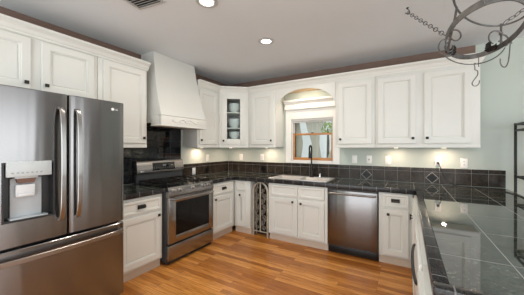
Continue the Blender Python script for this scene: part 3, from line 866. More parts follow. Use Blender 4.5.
def text_part(name, s, size, M, m, parent):
    cu = bpy.data.curves.new(name, 'FONT'); cu.body = s; cu.size = size; cu.extrude = 0.0006; cu.align_x = 'LEFT'
    tmp = bpy.data.objects.new('tmp_text', cu); COL.objects.link(tmp)
    dg = bpy.context.evaluated_depsgraph_get()
    me = bpy.data.meshes.new_from_object(tmp.evaluated_get(dg))
    bpy.data.objects.remove(tmp); bpy.data.curves.remove(cu)
    me.transform(M); me.materials.clear(); me.materials.append(m); me.name = name
    o = bpy.data.objects.new(name, me); COL.objects.link(o); o.parent = parent
    return o
BADGE = mat('badge_silver', (0.82, 0.82, 0.82), 0.3, noise=0.02)
def badge(parent, x, y, z, s, tilt=0.0):
    M = Matrix.Translation((x, y, z)) @ Matrix.Rotation(R(90)+tilt, 4, 'X')
    bm = new(); lathe(bm, [(0, 0), (s, 0), (s, 0.0015), (0, 0.0015)], 20, M)
    obj('badge', bm, BADGE, parent)
    text_part('badge_lettering', 'LG', s*2.0, M @ Matrix.Translation((s*1.4, -s*0.7, 0.0005)), BADGE, parent)
badge(rd, FW-0.105, YF-0.0098, 1.722, 0.012)

# ================================================================== RANGE
RW = 0.757
rg = thing('gas_range', 'stainless gas range with black grates and oven below the hood', 'range', (0.02, -1.9785, 0), R(90))
# local: x 0..RW, y=0 at the wall side, front at y=-0.66 .. -0.70
bobj('body', DARKGREY, rg, (0.0, RW, -0.645, -0.003, 0.03, 0.905), bev=0.004)
for x in (0.05, RW-0.05):
    for y in (-0.6, -0.06):
        bm = new(); lathe(bm, [(0, 0), (0.018, 0), (0.018, 0.032), (0, 0.032)], 10, Matrix.Translation((x, y, 0)))
        obj('foot', bm, BLACKPL, rg)
bobj('cooktop', BLACKGL, rg, (0.0, RW, -0.665, -0.06, 0.905, 0.924), bev=0.006)
# burners
for bx, by, r in ((0.17, -0.52, 0.05), (0.17, -0.22, 0.04), (RW/2, -0.37, 0.055), (RW-0.17, -0.52, 0.045), (RW-0.17, -0.22, 0.04)):
    bm = new(); lathe(bm, [(0, 0.924), (r+0.012, 0.924), (r+0.01, 0.932), (r, 0.934), (r, 0.941), (r-0.006, 0.944), (0, 0.944)], 20, Matrix.Translation((bx, by, 0)))
    obj('burner', bm, BLACKM, rg)
for k in range(3):
    x0 = 0.018+k*(RW-0.036)/3; x1 = x0+(RW-0.036)/3-0.004
    bm = new()
    def bar(a, b2, c, d): box(bm, a, b2, c, d, 0.950, 0.964, 0.003)
    bar(x0, x0+0.014, -0.64, -0.10); bar(x1-0.014, x1, -0.64, -0.10)
    for yy in (-0.64, -0.50, -0.38, -0.24, -0.114): bar(x0+0.014, x1-0.014, yy, yy+0.014)
    xm = (x0+x1)/2; bar(xm-0.006, xm+0.006, -0.626, -0.114)
    for xx in (x0+0.002, x1-0.014):
        for yy in (-0.638, -0.112): box(bm, xx, xx+0.012, yy, yy+0.012, 0.922, 0.952)
    obj('grate', bm, BLACKM, rg)
# sloped front control panel with knobs
bm = new()
prism(bm, [(-0.643, 0.800), (-0.692, 0.800), (-0.700, 0.83), (-0.678, 0.918), (-0.643, 0.918)], 0.0, RW, 'x')
cpn = obj('control_panel', bm, STEELH, rg)
tilt = math.atan2(0.022, 0.088)
for kx in (0.075, 0.165, RW/2-0.012, RW-0.205, RW-0.105):
    M = Matrix.Translation((kx, -0.689, 0.874)) @ Matrix.Rotation(R(90)-tilt, 4, 'X')
    bm = new(); lathe(bm, [(0, 0), (0.024, 0), (0.024, 0.006), (0.019, 0.009), (0.017, 0.032), (0.014, 0.035), (0, 0.035)], 18, M)
    box(bm, -0.003, 0.003, -0.017, 0.017, 0.034, 0.038, M=M)
    obj('knob', bm, STEELB, cpn)
# oven door
bm = new()
ox0, ox1, oz0, oz1 = 0.105, RW-0.085, 0.338, 0.735
def od(a, b2, c, d): box(bm, a, b2, -0.692, -0.648, c, d, 0.003)
od(0.003, ox0, 0.255, 0.795); od(ox1, RW-0.003, 0.255, 0.795); od(ox0, ox1, 0.255, oz0); od(ox0, ox1, oz1, 0.795)
odr = obj('oven_door', bm, STEELH, rg)
bobj('oven_window', mat('oven_glass', (0.006, 0.006, 0.006), 0.08, ior=1.3, noise=0.1), odr, (ox0-0.004, ox1+0.004, -0.690, -0.660, oz0-0.004, oz1+0.004))
bm = new()
tube(bm, spline([(0.03, -0.690, 0.772), (0.04, -0.728, 0.775), (0.09, -0.742, 0.777), (RW/2, -0.748, 0.778), (RW-0.09, -0.742, 0.777), (RW-0.04, -0.728, 0.775), (RW-0.03, -0.690, 0.772)], 6), 0.013, 10)
obj('handle', bm, STEELB, odr)
bm = new(); box(bm, 0.003, RW-0.003, -0.690, -0.646, 0.055, 0.232, 0.004)
obj('drawer', bm, STEELH, rg)
bobj('drawer_shadow_gap', BLACKPL, rg, (0.004, RW-0.004, -0.664, -0.644, 0.232, 0.256))
bobj('toe_plate', BLACKPL, rg, (0.004, RW-0.004, -0.655, -0.60, 0.012, 0.056))
# backguard
bm = new()
prism(bm, [(-0.004, 0.905), (-0.060, 0.905), (-0.060, 1.045), (-0.004, 1.045)], 0.004, RW-0.004, 'x')
obj('backguard_vent', bm, DARKGREY, rg)
bm = new()
prism(bm, [(-0.004, 1.04), (-0.085, 1.04), (-0.088, 1.052), (-0.070, 1.198), (-0.058, 1.212), (-0.004, 1.212)], 0.0, RW, 'x')
bgd = obj('backguard', bm, STEELH, rg)
tl = math.atan2(0.018, 0.146)
M = Matrix.Translation((0, -0.0792, 1.124)) @ Matrix.Rotation(-tl, 4, 'X')
bm = new(); box(bm, 0.225, 0.59, -0.0025, 0.006, -0.050, 0.055, 0.002, M=M)
dp = obj('display', bm, BLACKGL, bgd)
bm = new()
for k in range(3): box(bm, 0.385+k*0.02, 0.398+k*0.02, -0.0035, -0.001, 0.006, 0.024, M=M)
for k in range(10):
    for j in range(2): box(bm, 0.245+k*0.034, 0.257+k*0.034, -0.0032, -0.001, -0.03+j*0.016, -0.026+j*0.016, M=M)
obj('touch_marks', bm, mat('touch_mark', (0.35, 0.36, 0.36), 0.5, noise=0.02), dp)
badge(bgd, 0.055, -0.0868, 1.072, 0.010, -tl)

# ================================================================== HOOD
hy0, hy1 = -1.950, -1.196
hd = thing('range_hood', 'tall white plaster range hood sloping up to the ceiling', 'range hood', (0.0, hy0, 0), R(90))
HWD = hy1-hy0
slope = [(-0.540, 1.795), (-0.508, 1.87), (-0.470, 1.96), (-0.427, 2.08), (-0.385, 2.21), (-0.348, 2.34), (-0.314, 2.47), (-0.288, 2.58), (-0.276, 2.637)]
bm = new(); prism(bm, [(-0.014, 1.70)]+[(-0.540, 1.70)]+slope+[(-0.014, 2.637)], 0.0, HWD, 'x')
for v in bm.verts:      # the flare leans a little toward the corner as it rises
    if v.co.z > 1.79: v.co.x += (0.085 if v.co.x < HWD/2 else 0.03)*(v.co.z-1.79)/0.85
obj('canopy', bm, HOODW, hd, ang=25)
bm = new()
box(bm, -0.006, HWD+0.006, -0.552, -0.50, 1.668, 1.785, 0.004)
box(bm, -0.006, 0.012, -0.50, -0.352, 1.668, 1.785, 0.003); box(bm, HWD-0.012, HWD+0.006, -0.50, -0.352, 1.668, 1.785, 0.003)
box(bm, -0.012, HWD+0.012, -0.560, -0.49, 1.785, 1.800, 0.004)
box(bm, -0.012, HWD+0.012, -0.560, -0.352, 1.656, 1.672, 0.004)
band = obj('trim_band', bm, HOODW, hd)
bm = new(); xm = HWD/2
for s in (-1, 1):
    tube(bm, spline([(xm+s*0.01, -0.553, 1.735), (xm+s*0.06, -0.553, 1.752), (xm+s*0.12, -0.553, 1.735), (xm+s*0.17, -0.553, 1.715), (xm+s*0.22, -0.553, 1.728), (xm+s*0.215, -0.553, 1.745), (xm+s*0.195, -0.553, 1.738)], 5), [0.007]*30+[0.004], 6)
    tube(bm, spline([(xm+s*0.02, -0.553, 1.722), (xm+s*0.07, -0.553, 1.712), (xm+s*0.11, -0.553, 1.722), (xm+s*0.10, -0.553, 1.735)], 5), 0.005, 6)
lathe(bm, [(0, 0), (0.022, 0), (0.018, 0.008), (0, 0.012)], 14, Matrix.Translation((xm, -0.551, 1.732)) @ Matrix.Rotation(R(90), 4, 'X'))
obj('scroll_carving', bm, HOODW, band)
bobj('filter_insert', BLACKM, hd, (0.02, HWD-0.02, -0.49, -0.02, 1.672, 1.701), bev=0.003)
bm = new(); lathe(bm, [(0, 0), (0.03, 0), (0.03, -0.006), (0, -0.008)], 16, Matrix.Translation((0.12, -0.40, 1.672)))
obj('hood_lamp_lens', bm, OUTLET, hd)

# ================================================================== DISHWASHER
DW0, DW1 = 2.197, 2.806
dw = thing('dishwasher', 'stainless dishwasher with a bar handle right of the sink base', 'dishwasher', (DW0, -0.60, 0))
w = DW1-DW0
bobj('body', DARKGREY, dw, (0.003, w-0.003, 0.0, 0.57, 0.10, 0.852))
bm = new(); box(bm, 0.004, w-0.004, -0.055, -0.001, 0.118, 0.835, 0.006)
ddr = obj('door', bm, steel_mat('dishwasher_steel', (0.21, 0.20, 0.198), 2, 0.22), dw)
bobj('control_strip', BLACKPL, ddr, (0.006, w-0.006, -0.045, -0.002, 0.835, 0.853))
bm = new()
tube(bm, spline([(0.025, -0.052, 0.795), (0.032, -0.085, 0.797), (0.07, -0.098, 0.798), (w/2, -0.100, 0.798), (w-0.07, -0.098, 0.798), (w-0.032, -0.085, 0.797), (w-0.025, -0.052, 0.795)], 6), 0.012, 10)
obj('handle', bm, STEELB, ddr)
bobj('toe_kick', BLACKPL, dw, (0.006, w-0.006, -0.015, 0.05, 0.012, 0.108), bev=0.003)
bobj('toe_grille', BLACKM, dw, (0.006, w-0.006, -0.022, -0.014, 0.03, 0.085), bev=0.002)

# ================================================================== SINK, FAUCET, DISPENSER
sk = thing('sink', 'pale steel double bowl sink set in the dark counter', 'sink', (0, 0, 0))
bm = new()
rx0, rx1, ry0, ry1 = SX0-0.02, SX1+0.02, SY0-0.02, SY1+0.02
z0, z1 = CZ+0.0005, CZ+0.009
bx = [(SX0+0.03, 1.70), (1.73, SX1-0.03)]; by = (SY0+0.03, SY1-0.10)
box(bm, rx0, bx[0][0], ry0, ry1, z0, z1, 0.003); box(bm, bx[1][1], rx1, ry0, ry1, z0, z1, 0.003)
box(bm, bx[0][0], bx[1][1], ry0, by[0], z0, z1, 0.003); box(bm, bx[0][0], bx[1][1], by[1], ry1, z0, z1, 0.003)
box(bm, bx[0][1], bx[1][0], by[0], by[1], z0, z1, 0.003)
obj('rim', bm, SINKM, sk)
for a, b2 in bx:
    bm = new(); d = 0.17; zz = CZ+0.004
    o4 = [(a, by[0]), (b2, by[0]), (b2, by[1]), (a, by[1])]
    top = [bm.verts.new((x, y, zz)) for x, y in o4]
    ins = 0.02
    i4 = [(a+ins, by[0]+ins), (b2-ins, by[0]+ins), (b2-ins, by[1]-ins), (a+ins, by[1]-ins)]
    bot = [bm.verts.new((x, y, zz-d)) for x, y in i4]
    for k in range(4): bm.faces.new((top[k], top[(k+1) % 4], bot[(k+1) % 4], bot[k]))
    bm.faces.new(bot)
    o = obj('bowl', bm, SINKM, sk)
    md = o.modifiers.new('thick', 'SOLIDIFY'); md.thickness = 0.002
    bm = new(); lathe(bm, [(0, 0), (0.045, 0), (0.04, 0.004), (0.02, 0.002), (0, 0.002)], 18, Matrix.Translation(((a+b2)/2, (by[0]+by[1])/2, zz-d+0.001)))
    obj('drain', bm, CHROME, o)
fc = thing('faucet', 'black high arc pull down kitchen faucet behind the sink', 'faucet', (1.795, SY1-0.045, CZ+0.0095))
bm = new(); lathe(bm, [(0, 0), (0.034, 0), (0.034, 0.006), (0.027, 0.012), (0.024, 0.03), (0.024, 0.15), (0.018, 0.16), (0.016, 0.18), (0, 0.18)], 18)
obj('base', bm, BLACKM, fc)
bm = new(); sp_ = []
for i in range(17):
    a = PI*i/16*1.08
    sp_.append((0.02*(i/16), -0.075*(1-math.cos(a)), 0.42+0.075*math.sin(a)))
tube(bm, [(0, 0, 0.17), (0, 0, 0.3)]+sp_, 0.0125, 10)
obj('spout', bm, BLACKM, fc)
bm = new(); e = sp_[-1]; tube(bm, [(e[0], e[1], e[2]+0.01), (e[0], e[1]+0.003, e[2]-0.04), (e[0], e[1]+0.006, e[2]-0.10)], [0.014, 0.018, 0.02], 12)
obj('spray_head', bm, BLACKM, fc)
bm = new(); tube(bm, spline([(0.02, 0, 0.11), (0.05, -0.005, 0.115), (0.075, -0.012, 0.14), (0.085, -0.016, 0.165)], 4), [0.012]*6+[0.009]*6+[0.007], 10)
obj('lever', bm, BLACKM, fc)
sd = thing('soap_dispenser', 'small silver soap pump right of the black faucet', 'soap dispenser', (1.93, SY1-0.045, CZ+0.0095))
bm = new(); lathe(bm, [(0, 0), (0.02, 0), (0.018, 0.008), (0.012, 0.014), (0.010, 0.045), (0.014, 0.05), (0.014, 0.06), (0, 0.063)], 14)
obj('body', bm, CHROME, sd)
bm = new(); tube(bm, [(0, 0, 0.055), (0, -0.03, 0.058), (0, -0.055, 0.05)], 0.005, 8); obj('spout', bm, CHROME, sd)

# ================================================================== WINE RACK
wr = thing('wine_rack', 'arched scrolled metal wine rack standing in the counter gap', 'wine rack', (0.978, -0.60, 0))
WW = 0.285; ZS, ZT = 0.70, 0.842
def arch_pts(x0, x1, zb, zs, zt, n=16, y=0.0):
    p = [(x0, y, zb), (x0, y, zs)]
    for i in range(1, n):
        a = PI*i/n
        p.append(((x0+x1)/2-(x1-x0)/2*math.cos(a), y, zs+(zt-zs)*math.sin(a)))
    return p+[(x1, y, zs), (x1, y, zb)]
bm = new()
tube(bm, arch_pts(0.012, WW-0.012, 0.0, ZS, ZT), 0.016, 8)
tube(bm, [(0.012, 0, 0.075), (WW-0.012, 0, 0.075)], 0.010, 8)
tube(bm, arch_pts(0.012, WW-0.012, 0.0, ZS, ZT, y=0.09), 0.010, 8)
for x in (0.012, WW-0.012):
    for z in (0.09, 0.40, 0.68): tube(bm, [(x, 0, z), (x, 0.09, z)], 0.006, 6)
obj('frame', bm, PALEIRON, wr)
bm = new(); tube(bm, [(WW/2, 0, 0.075), (WW/2, 0, ZT)], 0.012, 8)
obj('centre_bar', bm, PALEIRON, wr)
def scroll(bm, cx, cz, r, a0, turns, sgn, y=0.0, rad=0.0055):
    pts = []
    n = int(14*turns)+6
    for i in range(n+1):
        t = i/n; a = a0+sgn*2*PI*turns*t; rr = r*(1-0.75*t)
        pts.append((cx+rr*math.cos(a), y, cz+rr*math.sin(a)))
    tube(bm, pts, rad, 6)
for s in (0, 1):
    bm = new(); cx = 0.012+0.013+0.0525 if s == 0 else WW-0.012-0.013-0.0525
    z = 0.14; k = 0
    while z < 0.79:
        wm = 0.046 if z < 0.70 else 0.034; q = 1 if k % 2 else -1
        scroll(bm, cx-q*0.010, z, wm*0.74, R(90)*q, 1.5, q)
        scroll(bm, cx+q*0.026, z+0.040, wm*0.42, R(-90)*q, 1.2, -q, y=0.002)
        z += 0.083; k += 1
    obj('scrollwork', bm, mat('scroll_metal_%d' % s, (0.25, 0.225, 0.185), 0.5, metal=0.3, noise=0.3, nscale=18), wr)
for z in (0.10, 0.38, 0.62): bobj('wine_shelf', BLACKM, wr, (0.02, WW-0.02, 0.012, 0.085, z, z+0.006))
# dark sheet added in the gap; its black stands for the unlit cavity
bobj('gap_shade', DARKHOLE, None, (0.953, 1.283, -0.49, -0.47, 0.0, 0.855))
tag(bpy.data.objects['gap_shade'], 'added dark sheet standing for the unlit cavity behind the wine rack', 'panel')

# ================================================================== OUTLETS AND CORD
def outlet(label, loc, rz, kind='outlet', m=None):
    t = thing('wall_outlet' if kind == 'outlet' else 'light_switch', label, 'outlet' if kind == 'outlet' else 'switch', loc, rz, 'wall plates above the counter')
    bobj('plate', m or OUTLET, t, (-0.036, 0.036, -0.006, 0.0, -0.058, 0.058), bev=0.002)
    if kind == 'outlet':
        for z in (-0.02, 0.02):
            bm = new(); lathe(bm, [(0, 0), (0.016, 0), (0.015, 0.002), (0, 0.002)], 14, Matrix.Translation((0, -0.006, z)) @ Matrix.Rotation(R(90), 4, 'X'))
            so = obj('socket', bm, OUTLET, t)
            bobj('slots', BLACKPL, so, (-0.007, -0.004, -0.0088, -0.0078, z-0.004, z+0.006), (0.004, 0.007, -0.0088, -0.0078, z-0.004, z+0.006))
    else:
        bobj('toggle', OUTLET if kind == 'switch' else BLACKPL, t, (-0.006, 0.006, -0.014, -0.004, -0.012, 0.012), bev=0.002)
    return t
outlet('white outlet on the back wall near the corner, under the glass-door cabinet', (0.32, -0.001, 1.205), 0)
outlet('white outlet on the back wall just left of the sink window', (0.795, -0.001, 1.212), 0)
outlet('white light switch right of the sink window, nearest the window', (2.420, -0.001, 1.213), 0, 'switch')
outlet('white wall plate with a dark toggle right of the sink window', (2.625, -0.001, 1.213), 0, 'dark')
outlet('white outlet under the seam of the right upper cabinets', (2.875, -0.001, 1.21), 0)
outlet('white outlet with a black cord plugged in', (3.455, -0.001, 1.212), 0)
outlet('white outlet right of the plugged in black cord', (3.720, -0.001, 1.195), 0)
outlet('white outlet on the left wall beside the corner', (0.001, -0.585, 1.205), R(90))
outlet('grey outlet set in the dark backsplash beside the range', (0.0148, -0.93, 0.995), R(90), 'outlet', GREYPL)
cd = thing('power_cord', 'black power cord from the outlet across the counter to the right', 'cord', (3.455, -0.01, 1.19))
bobj('plug', BLACKPL, cd, (-0.013, 0.013, -0.034, 0.0015, -0.014, 0.014), bev=0.004)
bm = new()
pts = [(3.455, -0.04, 1.188), (3.462, -0.055, 1.17), (3.49, -0.055, 1.10), (3.53, -0.06, 1.0), (3.585, -0.075, 0.935), (3.66, -0.10, 0.9195), (3.78, -0.15, 0.9195), (3.90, -0.19, 0.9195), (4.0, -0.30, 0.9195), (4.05, -0.48, 0.9195), (4.06, -0.70, 0.9195), (4.03, -0.90, 0.9195)]
tube(bm, [Vector(p)-Vector((3.455, -0.01, 1.19)) for p in spline(pts, 5)], 0.0045, 8)
obj('cable', bm, BLACKPL, cd)

# ================================================================== UNDER-CABINET LIGHTS
def puck(label, x, y, e=1.0):
    t = thing('puck_light', label, 'light', (x, y, UZ0-0.0005), 0, 'lights under the upper cabinets')
    bm = new(); lathe(bm, [(0, 0), (0.036, 0), (0.036, -0.012), (0.028, -0.015), (0, -0.015)], 18); obj('housing', bm, OUTLET, t)
    bm = new(); lathe(bm, [(0, -0.0155), (0.026, -0.0155), (0.022, -0.018), (0, -0.018)], 18); obj('lens', bm, PUCKON, t)
    l = bpy.data.lights.new('puck_bulb', 'AREA'); l.shape = 'DISK'; l.size = 0.04; l.energy = e*1.35; l.color = (1.0, 0.73, 0.54)
    o = bpy.data.objects.new('bulb', l); COL.objects.link(o); o.parent = t; o.location = (0, 0, -0.022)
puck('puck light under the cabinet right of the range hood', 0.13, -0.86, 1.3)
puck('puck light under the glass-door corner cabinet', 0.30, -0.30, 1.3)
puck('puck light under the cabinet left of the window arch', 0.99, -0.17, 1.3)
puck('puck light under the double-door cabinet, its left door', 2.98, -0.17, 1.0)
puck('puck light under the double-door cabinet, its right door', 3.50, -0.17, 1.3)

# ================================================================== CEILING FIXTURES
def can(label, x, y, e):
    t = thing('recessed_light', label, 'ceiling light', (x, y, CEIL_Z), 0, 'recessed ceiling lights')
    bm = new(); lathe(bm, [(0.056, -0.001), (0.094, -0.001), (0.094, -0.005), (0.084, -0.012), (0.062, -0.012), (0.055, -0.003)], 32)
    obj('trim_ring', bm, VENTM, t)
    bm = new(); lathe(bm, [(0, -0.003), (0.055, -0.003), (0.052, -0.007), (0, -0.009)], 32); obj('lens', bm, LAMPON, t)
    l = bpy.data.lights.new('can_bulb', 'AREA'); l.shape = 'DISK'; l.size = 0.11; l.energy = e; l.color = (1.0, 0.92, 0.80)
    o = bpy.data.objects.new('bulb', l); COL.objects.link(o); o.parent = t; o.location = (0, 0, -0.014)
can('recessed ceiling light at the top edge, nearer the camera', 1.632, -2.318, 9)
can('recessed ceiling light farther in, toward the sink window', 1.682, -1.388, 9)
vn = thing('ceiling_vent', 'square slatted air vent in the ceiling above the fridge', 'vent', (1.195, -2.665, CEIL_Z), R(8))
bm = new()
box(bm, -0.15, 0.15, -0.15, -0.125, -0.012, -0.001, 0.003); box(bm, -0.15, 0.15, 0.125, 0.15, -0.012, -0.001, 0.003)
box(bm, -0.15, -0.125, -0.125, 0.125, -0.012, -0.001, 0.003); box(bm, 0.125, 0.15, -0.125, 0.125, -0.012, -0.001, 0.003)
obj('frame', bm, VENTM, vn)
bm = new()
for k in range(9):
    M = Matrix.Translation((0, -0.112+k*0.028, -0.008)) @ Matrix.Rotation(R(32), 4, 'X')
    box(bm, -0.125, 0.125, -0.011, 0.011, -0.001, 0.001, M=M)
obj('slats', bm, VENTM, vn)
bobj('backing', DARKHOLE, vn, (-0.125, 0.125, -0.125, 0.125, -0.0025, -0.001))

# ================================================================== POT RACK
RZ = 2.10; TZR = 2.28
def axes_(deg):
    a = R(deg); return Vector((math.cos(a), math.sin(a), 0)), Vector((math.sin(a), -math.cos(a), 0))
BAND = ((3.519, -1.863), 0.4545, 0.183, axes_(85)); RING = ((3.578, -1.907), 0.465, 0.178, axes_(69)); RAIL = ((3.4866, -1.8006), 0.4487, 0.160, axes_(75))
def ell(e, deg, z, grow=0.0):
    c, a, b2, (u, n_) = e
    return Vector((c[0], c[1], z))+u*((a+grow)*math.cos(R(deg)))+n_*((b2+grow)*math.sin(R(deg)))
pr = thing('pot_rack', 'oval wrought iron pot rack hung on chains over the peninsula', 'pot rack', (3.52, -1.87, RZ))
O = Vector((3.52, -1.87, RZ))
def L_(p): return Vector(p)-O
bm = new(); n = 80; rings = []
for i in range(n):
    d = 360*i/n; c = []
    for g, z in ((-0.003, -0.018), (0.003, -0.018), (0.003, 0.018), (-0.003, 0.018)):
        c.append(bm.verts.new(L_(ell(BAND, d, RZ+z, g))))
    rings.append(c)
for i in range(n):
    p, q = rings[i], rings[(i+1) % n]
    for k in range(4): bm.faces.new((p[k], p[(k+1) % 4], q[(k+1) % 4], q[k]))
obj('band', bm, IRON, pr)
bm = new(); tube(bm, [L_(ell(RING, 360*i/72, TZR)) for i in range(72)], 0.0065, 8, closed=True)
obj('upper_ring', bm, IRON, pr)
bm = new(); tube(bm, [L_(ell(RAIL, -92+160*i/40, 2.05)) for i in range(41)], 0.004, 8)
obj('hook_rail', bm, IRON, pr)
def leaf(bm, base, d, up, s):
    """small three-lobed forged leaf"""
    d = Vector(d).normalized(); up = Vector(up).normalized(); side = d.cross(up).normalized()
    out = [(0, 0), (0.25, 0.30), (0.30, 0.62), (0.52, 0.42), (0.72, 0.50), (1.0, 0.0), (0.72, -0.50), (0.52, -0.42), (0.30, -0.62), (0.25, -0.30)]
    top = [bm.verts.new(Vector(base)+d*a*s+side*b2*s+up*(0.15*s*abs(b2))) for a, b2 in out]
    bot = [bm.verts.new(v.co-up*s*0.08) for v in top]
    bm.faces.new(top); bm.faces.new(bot[::-1])
    for i in range(len(out)): bm.faces.new((top[i], top[(i+1) % len(out)], bot[(i+1) % len(out)], bot[i]))
up = Vector((0, 0, 1))
def bracket(bdeg, rdeg, scroll_side=0, near=False):
    p0 = ell(BAND, bdeg, RZ-0.014); p1 = ell(RING, rdeg, TZR)
    ax = p1-p0; side = Vector((0.8643, 0.5029, 0))*(scroll_side or 1)
    inw = Vector((BAND[0][0]-p0.x, BAND[0][1]-p0.y, 0)).normalized()
    bm = new()
    flat_bar(bm, [L_(p) for p in spline([p0, p0.lerp(p1, 0.35)-inw*0.006, p0.lerp(p1, 0.75), p1+up*0.012], 5)], side, 0.015, 0.006)
    lathe(bm, [(0, -0.012), (0.011, -0.006), (0.013, 0), (0.011, 0.006), (0, 0.012)], 12, Matrix.Translation(L_(p0.lerp(p1, 0.62))))
    if scroll_side:
        def curl(c, r0, r1, a0, a1, rad, off=0.0):
            pts = []
            for i in range(31):
                t = i/30; a = R(a0+(a1-a0)*t); r = r0+(r1-r0)*t
                pts.append(L_(c+side*(r*math.cos(a))+up*(r*math.sin(a))-inw*off))
            tube(bm, pts, [rad*(1-0.35*i/30) for i in range(31)], 8)
        m = p0.lerp(p1, 0.42)
        if scroll_side > 0:
            curl(m+side*0.028, 0.042, 0.034, 190, -150, 0.0065)            # round eye beside the strap
            curl(p0+side*(-0.002)+up*0.035, 0.072, 0.050, 60, 330, 0.006, 0.006)
            curl(p0+side*0.005+up*0.035, 0.036, 0.026, 100, 400, 0.005, -0.008)
        else:
            curl(m+side*0.040-up*0.0, 0.058, 0.040, 150, -70, 0.0065)
            curl(m-side*0.012-up*0.02, 0.048, 0.040, 80, 240, 0.006, 0.004)
            curl(m-side*0.000-up*0.045, 0.026, 0.018, 60, 330, 0.005, -0.006)
    br = obj('scroll_bracket' if scroll_side else 'strap', bm, IRON, pr)
    if scroll_side:
        lp = (p0+side*0.030+up*0.030) if scroll_side > 0 else (m+side*0.072-up*0.052)
        bm = new(); leaf(bm, L_(lp-inw*0.01), side*0.5-up*0.9, inw, 0.052)
        leaf(bm, L_(lp-inw*0.01), -side*0.9-up*0.5, inw, 0.046); leaf(bm, L_(lp-inw*0.01), side*1.0+up*0.3, inw, 0.042)
        obj('leaf', bm, BRONZE, br)
    return p0, p1
bracket(-64, -98, 1); bracket(47, -12, -1); bracket(168, 150); bracket(190, 188)
def chain(a, b2):
    bm = new(); a, b2 = Vector(a), Vector(b2); d = b2-a; Ln = d.length; d.normalize()
    s1 = d.orthogonal().normalized(); s2 = d.cross(s1); ll = 0.052; step = 0.041
    n_ = int(Ln/step); step = Ln/n_
    for i in range(n_):
        c = a+d*step*(i+0.5); s = s1 if i % 2 else s2; sz = 0.013
        pts = []
        for q in range(12):
            t = 2*PI*q/12
            pts.append(L_(c+d*(ll/2*math.cos(t))+s*(sz*math.sin(t))))
        tube(bm, pts, 0.003, 6, closed=True)
    return obj('chain', bm, IRON, pr)
for p, q in (((3.343, -1.812, 2.152), (3.115, -1.345)), (ell(RING, -8, TZR+0.01), (4.12, -1.30)), (ell(RING, 150, TZR+0.01), (4.0, -2.6)), (ell(RING, 190, TZR+0.01), (3.2, -2.9))):
    top = Vector((q[0], q[1], CEIL_Z-0.042)); p = Vector(p)
    ch = chain(p, top)
    bm = new()
    tube(bm, [L_(q) for q in spline([top+Vector((0, 0, 0.0405)), top+Vector((0.0, 0, 0.03)), top+Vector((0.014, 0, 0.012)), top+Vector((0.012, 0, -0.006)), top+Vector((-0.004, 0, -0.010)), top+Vector((-0.02, 0, 0.0))], 5)], 0.0035, 8)
    lathe(bm, [(0, 0), (0.012, 0), (0.010, -0.005), (0, -0.006)], 12, Matrix.Translation(L_(top+Vector((0, 0, 0.0405)))))
    obj('ceiling_hook', bm, BLACKM, ch)
def wire_hook(label, p, tang, shape, k=0.007):
    """bent rod; shape = [(sideways, down)] in small steps from the hanging point"""
    up = Vector((0, 0, 1)); t = Vector(tang).normalized()
    t0 = thing('pot_hook', label, 'hook', p, 0, 'hooks on the pot rack')
    bm = new(); tube(bm, spline([t*(a*k)-up*(b2*k) for a, b2 in shape], 4), 0.0036, 8)
    obj('bent_rod', bm, IRON, t0)
wire_hook('dark S hook hanging from the rail in front of the end cabinet', ell(RAIL, -9, 2.051), (0.864, 0.503, 0),
          [(0.6, 0.4), (0, -0.9), (-0.7, 0.4), (0, 4.5), (0, 6.5), (-3.0, 9.5), (-4, 12.5), (-3.2, 7.8), (0, 6.6), (3.0, 8.5), (2.8, 12.5), (-0.8, 17.5), (-3, 21.5), (-1.2, 24.5), (2.2, 24.3), (4.6, 21.5), (5.2, 18.5)][:5]+[(2.6, 7.4), (3.4, 10), (2.4, 13.5), (-1.0, 18), (-3.2, 21.8), (-1.6, 24.6), (2.0, 24.6), (4.6, 21.8), (5.2, 18.5)])
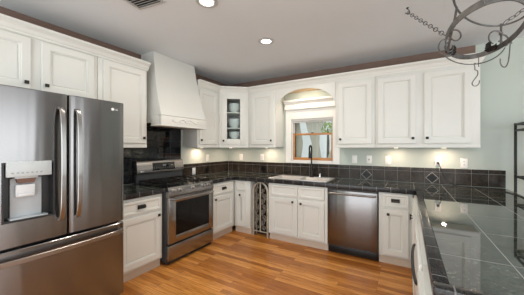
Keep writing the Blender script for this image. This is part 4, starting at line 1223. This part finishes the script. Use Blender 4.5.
wire_hook('open dark hook at the right bracket of the pot rack', ell(BAND, 64, RZ-0.022), (0.864, 0.503, 0),
          [(1.2, 1.0), (0.9, -1.5), (0, -1.0), (-0.4, 4), (-1.2, 13), (-2.4, 20), (-4.8, 24), (-8, 23.6), (-10, 20), (-10, 16)], 0.0066)
def peg(label, p, L):
    t0 = thing('pot_hook', label, 'hook', p, 0, 'hooks on the pot rack')
    bm = new(); tube(bm, spline([(-0.012, 0, 0.0), (-0.008, 0, 0.018), (0.002, 0, 0.02), (0.006, 0, 0.008), (0.006, 0, -L), (0.006, -0.01, -L-0.006)], 4), 0.003, 8)
    obj('bent_rod', bm, IRON, t0)
peg('short straight hook on the pot rack band right of the S hook', ell(BAND, 8, RZ-0.001, 0.010), 0.075)
# ================================================================== BLACK METAL SHELF AT THE RIGHT EDGE
et = thing('metal_shelf', 'black metal shelf unit at the far right beyond the counter', 'shelf', (4.150, -0.47, 0))
for x in (0.0, 0.60):
    for y in (0.0, 0.34):
        bm = new(); box(bm, x-0.011, x+0.011, y-0.011, y+0.011, 0.0, 1.66, 0.002)
        obj('post', bm, BLACKM, et)
for z in (0.20, 0.62, 1.06, 1.57):
    bm = new()
    for y in (0.0, 0.34): box(bm, 0.011, 0.589, y-0.008, y+0.008, z, z+0.018)
    for x in (0.0, 0.60): box(bm, x-0.008, x+0.008, 0.011, 0.329, z, z+0.018)
    for k in range(6): box(bm, 0.008, 0.592, 0.045+k*0.05, 0.050+k*0.05, z+0.008, z+0.014)
    obj('wire_shelf', bm, BLACKM, et)
bobj('top_rail', BLACKM, et, (0.011, 0.589, -0.008, 0.008, 1.635, 1.655), (0.011, 0.589, 0.332, 0.348, 1.635, 1.655), (-0.008, 0.008, 0.011, 0.329, 1.635, 1.655), (0.592, 0.608, 0.011, 0.329, 1.635, 1.655))
bm = new(); lathe(bm, [(0, 0.0), (0.05, 0.0), (0.065, 0.03), (0.07, 0.08), (0.055, 0.12), (0.04, 0.14), (0.044, 0.15), (0.036, 0.15), (0.034, 0.135), (0, 0.05)], 20)
o = obj('clay_pot', bm, AMBER); o.location = (4.245, -0.36, 1.0785)
tag(o, 'small orange-brown pot on the black metal shelf at the right edge', 'pot')
